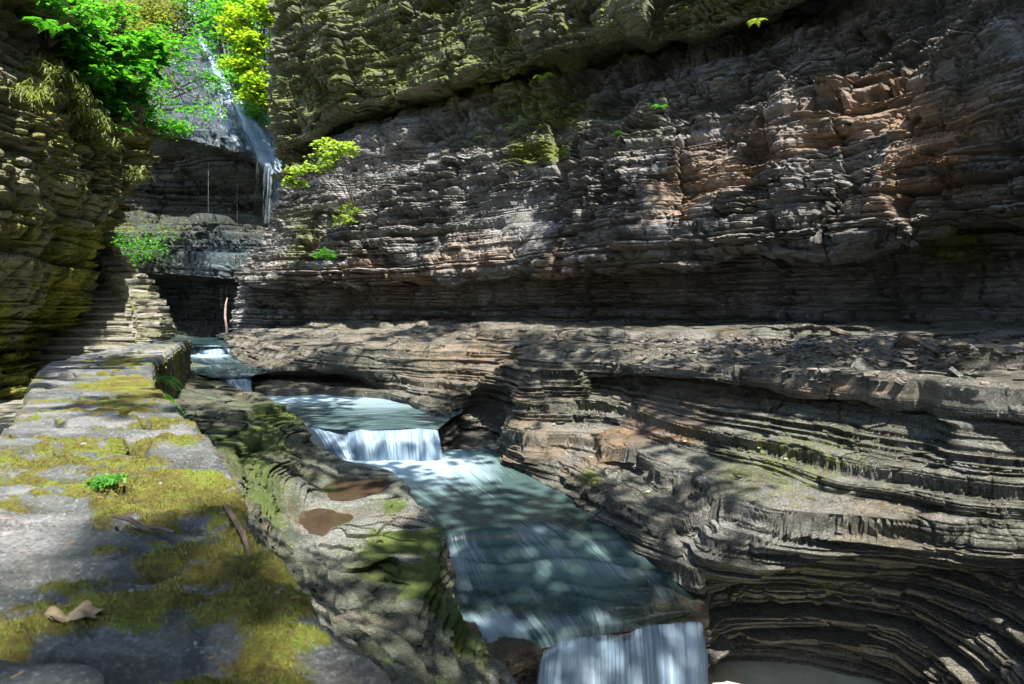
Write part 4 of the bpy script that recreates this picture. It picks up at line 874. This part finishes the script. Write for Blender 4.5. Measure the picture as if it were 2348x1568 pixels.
# sunlit maple at the head of the gorge
tree('maple_tree', W(640,300,38), [B(555,45,37,1.1,1.2,.9),B(575,95,37,1.1,1.2,.9),B(560,150,37,1.0,1.0,.6),B(590,205,36.5,.8,.9,.9),B(600,20,37,1.0,1,.7)], 40, 26, .50, .19, LYEL, 'sunlit yellow-green maple right of the tall waterfall', kind='maple', r0=.08, tilt=.25)
tree('tree', W(560,290,41), [B(520,60,42,1.5,1.5,2.4),B(545,170,41,1.6,1.5,1.8),B(590,245,39.5,1.0,1.2,1.0),B(490,20,43,2.2,1.5,1.2),B(570,0,43,2.2,1.5,1.2),B(625,10,40,1.2,1,1.4)], 46, 26, .6, .26, LGREEN, 'bright green tree behind the yellow maple', r0=.12)
tree('tree', W(330,60,47), [B(330,10,44,2.6,2,1.4),B(270,40,42,2.4,2,1.4),B(390,30,43,2.4,2,1.6),B(210,20,40,3,2,2.),B(350,90,42,1.6,1.6,1.0)], 46, 30, .7, .24, LOLIVE, 'pale olive feathery tree at the top behind the green shrubs', r0=.15)
tree('tree', W(300,260,30), [B(380,80,30,1.6,1.2,1.0),B(450,75,31,1.0,1,.7),B(400,180,30,1.0,1,.7),B(470,250,30,1.2,1.0,.35),B(500,180,32,.9,.8,.4),B(400,110,30,1.3,1,.6)], 8, 20, .5, .15, LGREEN, 'dark green tree with thin branches hanging in front of the domed cliff', kind='maple', r0=.06)
tree('shrub', W(290,250,19.5), [B(250,130,17.5,.9,.7,.8),B(290,190,18,.7,.7,.7),B(215,170,17,.7,.6,.7),B(330,120,19,.8,.7,.5),B(240,240,17.5,.5,.5,.45),B(180,120,16,.7,.6,.6)], 30, 22, .24, .17, LGREEN, 'bright green leafy shrub on the rim of the left cliff', 'shrub', kind='maple', r0=.03)
tree('shrub', W(330,330,20.5), [B(350,220,21,.7,.8,.8),B(330,270,20.5,.5,.7,.6),B(390,290,21.5,.6,.6,.3),B(330,300,21,.6,.6,.3)], 34, 20, .25, .14, LFERN, 'blue-green leafy shrub hanging below the rim beside the domed cliff', 'shrub', r0=.03)
tree('shrub', W(110,110,15), [B(150,30,15,.8,.6,.6),B(200,60,16,.7,.6,.5),B(235,15,17,.7,.6,.6),B(120,0,14,.6,.5,.3)], 24, 20, .24, .15, LGREEN, 'green leafy shrub at the very top left above the dark overhang', 'shrub', r0=.03)
tree('sapling', W(815,490,27.2), [B(765,325,26.6,.85,.6,.25),B(745,350,26.6,.9,.6,.2),B(700,385,26.8,.95,.6,.22),B(740,375,26.6,.8,.5,.2),B(685,415,27,.5,.4,.2),B(790,340,26.4,.6,.4,.2)], 14, 12, .24, .15, LPALE, 'pale sunlit maple sapling growing on the cliff corner', 'tree', kind='maple', r0=.02, tilt=.3)
tree('shrub', W(800,515,26.5), [B(800,480,26.4,.45,.4,.3),B(785,505,26.3,.5,.4,.22)], 26, 14, .13, .10, LPALE, 'small yellow-green bush at the foot of the sapling', 'shrub', r0=.012)
tree('shrub', W(745,600,26.8), [B(745,582,26.6,.5,.4,.22)], 30, 14, .12, .10, LFERN, 'small green bush low on the cliff corner', 'shrub', r0=.012)
# dead branch
b_ = MB(); P0 = W(365,140,29); P1 = W(405,200,29.3); P2 = W(450,225,29.6); P3 = W(500,252,30)
b_.tube([P0, P1, P2, P3], [.07, .055, .035, .01], 6); b_.tube([P1, W(420,235,29.6), W(440,232,30)], [.03, .02, .01], 5); b_.tube([P2, W(462,205,29.5), W(455,190,29)], [.02, .015, .006], 5)
tag(b_.build('branch', BARK), 'bare bent dead branch sticking out in front of the domed cliff', 'branch')

def fern(base, n, L, m=LFERN, label='', seed=0, up=.9, face=None, group='ferns on the rocks', name='fern', cat='fern'):
    r = random.Random(seed); V = []; Fs = []; base = Vector(base)
    for i in range(n):
        a = r.uniform(0, 6.283) if face is None else face+r.uniform(-1.1, 1.1); l = L*r.uniform(.7, 1.1); d = Vector((math.cos(a), math.sin(a), 0)); side = Vector((-d.y, d.x, 0)); K = 15
        fp = lambda t: base+d*l*t*.85+Vector((0, 0, l*(up*t-.95*t*t)))
        for k in range(6):
            q = len(V); a0, a1 = fp(k/6), fp((k+1)/6); w0 = side*l*.012; V += [a0-w0, a0+w0, a1+w0, a1-w0]; Fs.append((q, q+1, q+2, q+3))
        for k in range(K):
            t = (k+.5)/K; p = base+d*l*t*.85+Vector((0, 0, l*(up*t-.95*t*t))); wdt = l*.24*math.sin(3.14*min(1, t*.9+.08))*(1-t*.35)+.004; nxt = d*l*.038
            for sg in (-1, 1):
                q = len(V); s2 = side*sg*wdt+d*wdt*.35-Vector((0, 0, wdt*.2)); V += [p-nxt*.5, p+nxt*.5, p+s2+nxt*.25, p+s2*.6-nxt*.6]; Fs.append((q, q+1, q+2, q+3))
    for k in range(4):
        q = len(V); a_ = k*1.57; kk = L*.05; V += [base+Vector((math.cos(a_)*kk, math.sin(a_)*kk, -kk)), base+Vector((math.cos(a_+1.57)*kk, math.sin(a_+1.57)*kk, -kk)), base+Vector((math.cos(a_+1.57)*kk, math.sin(a_+1.57)*kk, kk*.5)), base+Vector((math.cos(a_)*kk, math.sin(a_)*kk, kk*.5))]; Fs.append((q, q+1, q+2, q+3))
    o = mesh_np(name, np.array([tuple(v) for v in V]), np.array(Fs), m); return tag(o, label, cat, group)
FR = [((W(232,282,16.2)), 8, .55, 'fern on the rim of the left cliff below the green shrub', LPALE), (W(258,300,17.2), 9, .6, 'bright fern hanging where the left cliff rim drops', LFERN), (W(270,312,17.8), 8, .55, 'bright green fern beside the mossy pillar edge', LFERN),
      (W(262,350,18), 8, .4, 'small fern on the bright corner of the left cliff', LFERN), (W(290,370,18.4), 9, .4, 'fern low on the corner of the left cliff', LOLIVE),
      (W(95,66,13), 6, .5, 'fern frond reaching out under the top-left overhang', LGREEN), (W(130,70,13.3), 5, .5, 'lone fern spray above the grey scree', LGREEN)]
for i, (b, n, L, lb, m) in enumerate(FR): fern(b, n, L, m, lb, seed=i)
wf = [(398,868,7.6,.42,'bright fern high on the side face of the curved wall'),(385,905,6.4,.25,'small fern sprig low on the side face of the curved wall'),(408,920,5.6,.30,'lush fern growing where the wall meets the creek bank')]
for i, (a, b, Y, L, lb) in enumerate(wf):
    X = XR(Y)+.02; fern((X, Y, -(b-HY)/F*Y), 9, L, LFERN, lb, seed=40+i, face=-.3, up=.5)
for i, (a, b, Y, L, m, lb) in enumerate([(1245,178,22.6,.5,LPALE,'pale leafy plant sitting on the edge below the dark overhang'),(1735,52,14.6,.28,LPALE,'bright green plant on the upper rim of the right cliff'),(1515,245,18.3,.3,LGREEN,'small green plant in the middle of the right cliff'),(1405,312,19.5,.5,LDARK,'dark green plant in a cleft of the right cliff'),(1290,355,21,.35,LDARK,'thin green plant beside the vertical cleft')]):
    fern(W(a, b, Y-.25), 9, L, m, lb, seed=60+i, name='plant', cat='plant', group='small plants on the right cliff')
# hanging dry grass along the left rim
def grass(blobs, n, L, m, label, name='grass', droop=1.0, width=.008):
    V = []; Fs = []; r = np.random.default_rng(3)
    for c, rd in blobs:
        for _ in range(n):
            b = np.array(c)+r.normal(0, .5, 3)*rd; a = r.uniform(0, 6.283); d = np.array([math.cos(a), math.sin(a), 0]); l = L*r.uniform(.5, 1.2); s = np.array([-d[1], d[0], 0])*width*(1+b[1]*.06)
            p1 = b+d*l*.4+np.array([0, 0, l*.35]); p2 = b+d*l*.8+np.array([0, 0, l*(.35-.75*droop)]); q = len(V); V += [b-s, b+s, p1+s, p1-s, p2+s*.3, p2-s*.3]; Fs += [(q, q+1, q+2, q+3), (q+3, q+2, q+4, q+5)]
    return tag(mesh_np(name, np.array(V), np.array(Fs), m), label, 'grass', kind='stuff')
def onL(a, b, off=.1):
    gx, gy = proj(RL); i = np.argmin((gx-a)**2+(gy-b)**2); q = RL.reshape(-1, 3)[i]; return q*(1-off/q[1])
grass([(onL(a, b, .25), (.35, .3, .15)) for a, b in [(100,165),(130,180),(150,200),(170,225),(185,245),(200,270),(215,290),(60,215),(85,205),(180,265),(200,300),(95,150),(235,330),(300,400),(40,225)]], 110, .26, LOLIVE, 'dry trailing olive grass and moss along the rim of the left cliff')
def onF(a, b, off=.1): q = surfF(a, b); return q*(1-off/q[1])
V, Fc = leaves(np.concatenate([onF(a, b, .25)+RNG.normal(0, 1, (130, 3))*[.55, .2, .28] for a, b in [(262,545),(280,560),(300,575),(320,565),(340,560),(360,548),(290,585),(335,585),(270,560),(375,535),(350,575)]]), .5, .16)
tag(mesh_np('ground_cover', V, Fc, LFERN), 'low bright green ground cover on the ledge left of the lower cascade', 'plants', kind='stuff')

# ------------------------------------------------------------------ small things on the wall
def wt(px, py, dz=.0): p = WZ(px, py, -.478); p[2] += dz; return p
tw = MB(); tw.tube([wt(260,1192,.01), wt(300,1210,.018), wt(325,1222,.012), wt(365,1226,.016), wt(400,1232,.012)], [.004, .006, .006, .005, .003], 6); tw.tube([wt(325,1222,.012), wt(345,1236,.02)], [.004, .002], 5)
tag(tw.build('twig', TWIG), 'dark crooked twig lying across the mossy parapet slabs', 'twig')
tw = MB(); tw.tube([wt(520,1175,.015), wt(560,1240,.012), wt(575,1275,-.01)], [.006, .006, .003], 6); tag(tw.build('twig', TWIG), 'short twig hanging over the right edge of the parapet', 'twig')
def big_leaf(p, size, m, label, rot, curl=.25, name='fallen_leaf', cat='leaf', group=None):
    S = leaf_shape('maple'); V = [(0, .5, 0)]; 
    for i, (a, b) in enumerate(S): V.append((a, b, curl*(a*a*1.6+(b-.5)**2)+.04*math.sin(i*2.1)))
    c, s = math.cos(rot), math.sin(rot); V = [((a*c-(b-.5)*s)*size+p[0], (a*s+(b-.5)*c)*size+p[1], z*size+p[2]) for a, b, z in V]
    Fs = [(0, i+1, (i+1) % len(S)+1) for i in range(len(S))]; o = MB().add(V, Fs).build(name, m); return tag(o, label, cat, group)
PURP = flat_mat('petal', (.14, .01, .12)); big_leaf(wt(277,1098,.02), .022, PURP, 'tiny purple petal beside the green tuft on the parapet', .3, .5, 'petal', 'petal')
PAL = flat_mat('pale_leaf', (.45, .50, .20))
def gr_tuft(px, py, n, L, lb):
    c = wt(px, py); V = []; Fs = []; r = random.Random(px)
    for _ in range(n):
        b = c+np.array([r.gauss(0, .022), r.gauss(0, .03), .0]); a = r.uniform(0, 6.28); l = L*r.uniform(.4, 1.1); d = np.array([math.cos(a), math.sin(a), 0]); s = np.array([-d[1], d[0], 0])*.003; q = len(V)
        V += [b-s, b+s, b+d*l*.5+[0, 0, l*.6]+s*1.5, b+d*l*.5+[0, 0, l*.6]-s*1.5, b+d*l+[0, 0, l*.4]]; Fs += [(q, q+1, q+2), (q, q+2, q+3), (q+3, q+2, q+4)]
    return tag(mesh_np('moss_tuft', np.array(V), np.array(Fs), LFERN), lb, 'plant')
gr_tuft(245, 1105, 160, .022, 'small bright green tuft of plants in a joint of the parapet')
from mathutils.bvhtree import BVHTree
_dg = bpy.context.evaluated_depsgraph_get(); _caps = []
for o in wall.children:
    if o.name.startswith('capstone'):
        yb = [v.co.y for v in list(o.data.vertices)[::50]]
        if min(yb) < 7 and max(yb) > .7: _caps.append((min(yb)-.2, max(yb)+.2, BVHTree.FromPolygons([v.co for v in o.data.vertices], [tuple(p.vertices) for p in o.data.polygons])))
def wall_z(x, y):
    z = -.6
    for a, b, t in _caps:
        if a < y < b:
            h = t.ray_cast(Vector((x, y, 0)), Vector((0, 0, -1)))
            if h[0] and h[0].z > z: z = h[0].z
    return z
V = []; Fs = []; K = 60; RR = 9; c_ = wt(170, 1405, .0); c_[2] = wall_z(c_[0], c_[1])+.004
for a in range(RR):
    for k in range(K):
        th = 6.2832*k/K; rad_ = (a/(RR-1))*(.040*(.62+.30*abs(math.sin(th*2.5+.4))**.7+.10*math.sin(7*th+1)*math.sin(3*th)))
        x_1, y_1 = rad_*math.cos(th)*1.3, rad_*math.sin(th)*.85
        V.append((c_[0]+x_1, c_[1]+y_1, wall_z(c_[0]+x_1, c_[1]+y_1)+.004+.16*x_1*x_1/.05+.10*abs(y_1)+.003*math.sin(x_1*120)*math.sin(y_1*90+1)+.004*math.sin(5*th)*(a/8)))
for a in range(RR-1):
    for k in range(K): Fs.append((a*K+k, a*K+(k+1) % K, (a+1)*K+(k+1) % K, (a+1)*K+k))
tag(MB().add(V, Fs).build('fallen_leaf', DRY, smooth=True), 'large curled tan dead leaf on the near end of the parapet', 'leaf')
# litter: needles and chips
V = []; Fs = []; r = random.Random(9); mb = MB()
for _ in range(170):
    y = .85+5*r.random()**1.8; w_ = r.random(); x = XR(y)*(1-w_)+XL(y)*w_; a = r.uniform(0, 3.14); l = r.uniform(.006, .02); z = wall_z(x, y)+.001*(1+y*.3)
    if z < -.56: continue
    mb.tube([(x, y, z), (x+math.cos(a)*l, y+math.sin(a)*l, z+r.uniform(-.003, .006))], (.0005+.0003*y), 4)
tag(mb.build('litter', flat_mat('needle', (.26, .13, .05))), 'scattered brown needles on the parapet top', 'litter', kind='stuff')
mb = MB()
for _ in range(110):
    y = .85+5*r.random()**1.6; w_ = r.random(); x = XR(y)*(1-w_)+XL(y)*w_; s = r.uniform(.0015, .006)*(1+.1*y); a = r.uniform(0, 3); zt_ = wall_z(x, y)
    if zt_ < -.56: continue
    V_, F_ = stone_box(x, y, zt_, s*2, s*1.4, s*.8, r.randrange(9999), a, .002); mb.add(V_, F_) if s > .02 else mb.add([(x+math.cos(a+q*1.57)*s, y+math.sin(a+q*1.57)*s*.7, zt_-.002) for q in range(4)]+[(x+math.cos(a+q*1.57)*s*.7, y+math.sin(a+q*1.57)*s*.5, zt_+s*.5) for q in range(4)], [(0, 1, 5, 4), (1, 2, 6, 5), (2, 3, 7, 6), (3, 0, 4, 7), (4, 5, 6, 7)])
tag(mb.build('gravel', flat_mat('chip', (.20, .20, .20), .6, 60)), 'tiny grey stone chips strewn on the parapet top', 'gravel', kind='stuff')

# moss cushions: short upright shoots
q = np.random.default_rng(77); my_ = .85+2.6*q.random(26000)**1.5; mw = q.random(26000); mx = XR(my_)*(1-mw)+XL(my_)*mw
mf_ = .6*fbm(mx*2.6+3, my_*3.4, mx*0, 500, 4)+.4*fbm(mx*13, my_*17, mx*0, 505, 3)+.15*np.exp(-((mw-.26)/.26)**2)-.072
V = []; Fs = []; r = random.Random(2)
for x, y in zip(mx[mf_ > .565], my_[mf_ > .565]):
    z = wall_z(x, y)
    if z < -.56: continue
    for _ in range(4):
        a = r.uniform(0, 6.28); h = r.uniform(.002, .006); w_ = .0008+.0004*y; dx, dy = math.cos(a), math.sin(a); ox, oy = r.gauss(0, .004), r.gauss(0, .004); k = len(V)
        V += [(x+ox-dy*w_, y+oy+dx*w_, z-.002), (x+ox+dy*w_, y+oy-dx*w_, z-.002), (x+ox+dx*h*.5, y+oy+dy*h*.5, z+h)]; Fs.append((k, k+1, k+2))
tag(mesh_np('moss', np.array(V), np.array(Fs), leaf_mat('moss_shoot', (.06, .055, .008), (.20, .24, .025), .2)), 'fuzzy yellow-green moss shoots on the near parapet slabs', 'moss', kind='stuff')

# ------------------------------------------------------------------ loose slabs on the ledge
dg = bpy.context.evaluated_depsgraph_get(); LEDGE = bpy.data.objects['rock_ledge']; bvh = BVHTree.FromObject(LEDGE, dg)
def hit(px, py, tree=None):
    d = Vector(((px-CX)/F, 1, -(py-HY)/F)).normalized(); h = (tree or bvh).ray_cast(Vector((0, 0, 0)), d); return h[0]
big = [(1745,832,.30,'upright pointed slab leaning on the ledge debris'),(1690,815,.26,'rusty tilted slab on the ledge near the sunlit gravel'),(1975,845,.2,'grey flat-faced block on the ledge'),(2080,790,.3,'dark slab near the foot of the cliff'),(2135,805,.26,'tilted dark slab right of the other debris'),(2195,800,.22,'thin slab leaning near the right end of the ledge'),(2190,858,.18,'bluish block at the front of the ledge'),(1925,770,.3,'slab against the foot of the cliff')]
for i, (a, b, s, lb) in enumerate(big):
    h = hit(a, b)
    if h is None: continue
    V, Fs = stone_box(0, 0, 0, s, s*.7, s*.22, 2000+i, 0, .03)
    o = mesh_np('rock_slab', V, np.array(Fs), ROCKW, attrs={'mask': np.tile([(.02, .35*(i % 2), .4, .25)], (len(V), 1))}); o.location = h+Vector((0, 0, s*.12)); o.rotation_euler = (random.uniform(.2, .9), random.uniform(-.5, .5), random.uniform(0, 3)); tag(o, lb, 'rock', group='loose slabs on the ledge')
mb = MB(); r = random.Random(4)
for _ in range(1100):
    a = r.gauss(1850, 230); b = 775+abs(r.gauss(0, 38)); 
    if not (1350 < a < 2400): continue
    h = hit(a, b)
    if h is None or h.z > -.2 or h.z < -1.15: continue
    s = r.uniform(.012, .055)*(1 if r.random() < .85 else 1.9); q = Matrix.Rotation(r.uniform(0, 6), 3, 'Z')@Matrix.Rotation(r.uniform(-.6, .6), 3, 'X')
    V = [q@Vector((x*s*(1 if y < 0 else r.uniform(.4, 1)), y*s*.7, z*s*.18)) for x in (-1, 1) for y in (-1, 1) for z in (-1, 1)]
    mb.add([tuple(v+h+Vector((0, 0, s*.15))) for v in V], [(0, 1, 3, 2), (4, 6, 7, 5), (0, 4, 5, 1), (2, 3, 7, 6), (1, 5, 7, 3), (0, 2, 6, 4)])
o = mb.build('rubble', flat_mat('shard', (.11, .095, .08), .5, 5, .5)); tag(o, 'scatter of small broken shale flakes on the ledge', 'rubble', kind='stuff')
for i, (a, b) in enumerate([(1470,945),(1545,912),(1568,1015),(1585,1085),(1740,1030),(1485,1130),(1800,1055),(1355,1050),(1270,975)]):
    h = hit(a, b)
    if h: big_leaf(h+Vector((0, -.02, .02)), .045, PAL, ['pale fallen leaf high on the terraced flank', 'pale fallen leaf just under the ledge lip', 'pale fallen leaf in the middle of the flank', 'pale fallen leaf below the middle of the flank', 'green-white fallen leaf toward the right of the flank', 'fallen leaf on the brown projecting block', 'fallen leaf on the mossy band of the flank', 'fallen leaf near the lower left of the flank', 'fallen leaf beside the dark left face of the ledge'][i], i*.7, .2, group='fallen leaves on the flank')

# log and sign
mb = MB(); mb.tube([W(521,683,33.2), W(517,700,33), W(516,725,32.6), W(519,750,32.2), W(521,776,32)], [.03, .05, .055, .05, .06], 8)
lg = mb.build('log', flat_mat('bleached_wood', (.17, .11, .09), .6, 3, .5)); tag(lg, 'thin bleached log standing upright in the far pool', 'log')
SY = 19.6; c = W(281,478,SY); sg = empty('sign', tuple(c)); tag(sg, 'small dark sign with yellow lettering half hidden by the left cliff', 'sign')
m_, t_, p_ = mat('sign_board'); p_.inputs['Base Color'].default_value = (.02, .015, .01, 1)
my, t_, p_ = mat('sign_yellow'); p_.inputs['Base Color'].default_value = (.75, .55, .03, 1)
def box(cx, cy, cz, a, b, h): return MB().add([(cx+x*a, cy+y*b, cz+z*h) for x in (-.5, .5) for y in (-.5, .5) for z in (-.5, .5)], [(0, 1, 3, 2), (4, 6, 7, 5), (0, 4, 5, 1), (2, 3, 7, 6), (1, 5, 7, 3), (0, 2, 6, 4)])
local(box(*c, .40, .03, .19).build('board', m_), sg); local(box(c[0]-.45, c[1]+.04, c[2]+.03, .8, .03, .03).build('bracket', m_), sg)
for i, tx in enumerate(['RAINBOW', 'FALLS \u2192']):
    cu = bpy.data.curves.new('lettering', 'FONT'); cu.body = tx; cu.size = .09; cu.align_x = 'CENTER'; cu.extrude = .002; cu.materials.append(my)
    tmp = bpy.data.objects.new('lettering', cu); me = bpy.data.meshes.new_from_object(tmp); bpy.data.objects.remove(tmp); o = bpy.data.objects.new('lettering', me); col.objects.link(o); o.location = (c[0]+.0, c[1]-.02, c[2]+.015-.085*i); o.rotation_euler = (math.pi/2, 0, 0); local(o, sg)

# ------------------------------------------------------------------ unseen tree canopy above the frame, gaps and density shaped to place sun patches
SPOTS = [ # picture x, y, distance, radius of the gap in metres
 (880,400,27,2.1),(1000,360,26,1.6),(760,420,28,2.0),(900,470,26,1.5),(1080,330,25,1.2),(650,560,29,1.5),(1030,470,24,.9),
 (2050,250,13,1.3),(1950,330,14,1.0),(2120,330,12.6,1.0),(2000,130,14,1.2),(1900,420,13.8,.9),(1830,240,15,1.0),(1700,220,16.5,1.0),(1620,330,16.8,.9),(2200,120,12,1.0),(1750,470,14.6,.7),(1560,500,16.6,.6),(1420,380,18.7,.8),(2080,480,12.3,.5),(2280,610,12,.35),(1600,190,18,.8),(1350,450,19.3,.7),
 (1730,800,12,.75),(1580,780,13.5,.5),(1850,800,11.5,.4),(1000,812,15,1.0),(900,850,15,.7),(1090,850,14.2,.7),(980,900,14,.6),(1120,880,13,.4),(2300,900,8.3,.35),
 (1700,1180,7.6,.32),(1780,1230,7.2,.25),(1860,960,8.7,.3),(1600,980,9.1,.28),(2200,1060,7.7,.28),(2000,1160,7.4,.25),
 (600,330,40,4),(560,120,38,3.5),(480,150,42,4),(560,230,40,4),(500,600,36,1.5),(900,1000,11,.6),(1050,1080,9.8,.35),
 (270,150,18,3.0),(330,230,21,2.5),(740,350,27,1.4),(250,690,17.6,.9),(60,420,11.5,.8),(150,520,14.5,.9),(240,400,18,1.0),(60,640,12.3,.6)]
SP = [(Vector(W(a, b, Y)), rad) for a, b, Y, rad in SPOTS]
N = 120000; rng = np.random.default_rng(12)
# leaf points carried from the scene towards the sun, to shade it
tgt = np.stack([rng.uniform(-14, 11.5, N), rng.uniform(-1, 34, N), rng.uniform(-3, 4, N)], -1); N = len(tgt)
S_ = np.array(SUN); tt = (np.maximum(9.5, .50*tgt[:, 1]+4.5)+rng.uniform(0, 3.0, N)-tgt[:, 2])/S_[2]; C_ = tgt+S_*tt[:, None]
keep = np.ones(N, bool); spn = vn(C_[:, 0]*1.1, C_[:, 1]*1.1, C_[:, 2]*.3, 91)
for q, rad in SP:
    v = C_-np.array(q); al = v@S_; dd = np.linalg.norm(v-al[:, None]*S_, axis=1); keep &= ~((dd < rad*(.35+.5*rng.random(N)+.9*spn)) & (al > 0))
ncl = fbm(C_[:, 0]*.42, C_[:, 1]*.42, C_[:, 2]*.1, 400, 4); thr = np.full(N, .52); thr = np.where((tgt[:, 0] < -4.5) & (tgt[:, 1] > 6), .63, thr); thr = np.where((tgt[:, 1] < 12) & (tgt[:, 0] > .2), .60, thr); thr = np.where((tgt[:, 1] < 9) & (tgt[:, 0] < .2), .585, thr); keep &= (ncl > thr)
# never inside the picture
pxx, pyy = proj(C_); keep &= ~((C_[:, 1] > .3) & (pxx > -60) & (pxx < 2400) & (pyy > -60)); C_ = C_[keep]
ci = (np.round((C_[:, 1])/11)).astype(int)
for i, g in enumerate(sorted(set(ci))):
    s = C_[ci == g]
    if len(s) < 50: continue
    cc = s.mean(0); base = np.array([-15-.8*max(0, cc[1]), cc[1], 5.0]); e = empty('canopy_tree', tuple(base))
    tag(e, ['leafy tree over the rim beside the camera', 'leafy tree over the rim above the parapet', 'leafy tree over the rim above the stairs', 'leafy tree over the rim before the domed cliff', 'leafy tree over the rim above the tall waterfall', 'leafy tree farthest up the rim'][min(i, 5)], 'tree', group='trees leaning over the gorge rim')
    V, Fc = leaves(s, .45, .29); local(mesh_np('crown', V, Fc, LDARK), e)
    mb = MB(); top = Vector(cc)+Vector((-2, 0, 0)); top.z = max(top.z, 8); mb.tube([Vector(base), (Vector(base)+top)/2+Vector((-1, 0, 1)), top], [.3, .22, .1], 9); local(mb.build('trunk', BARK), e)
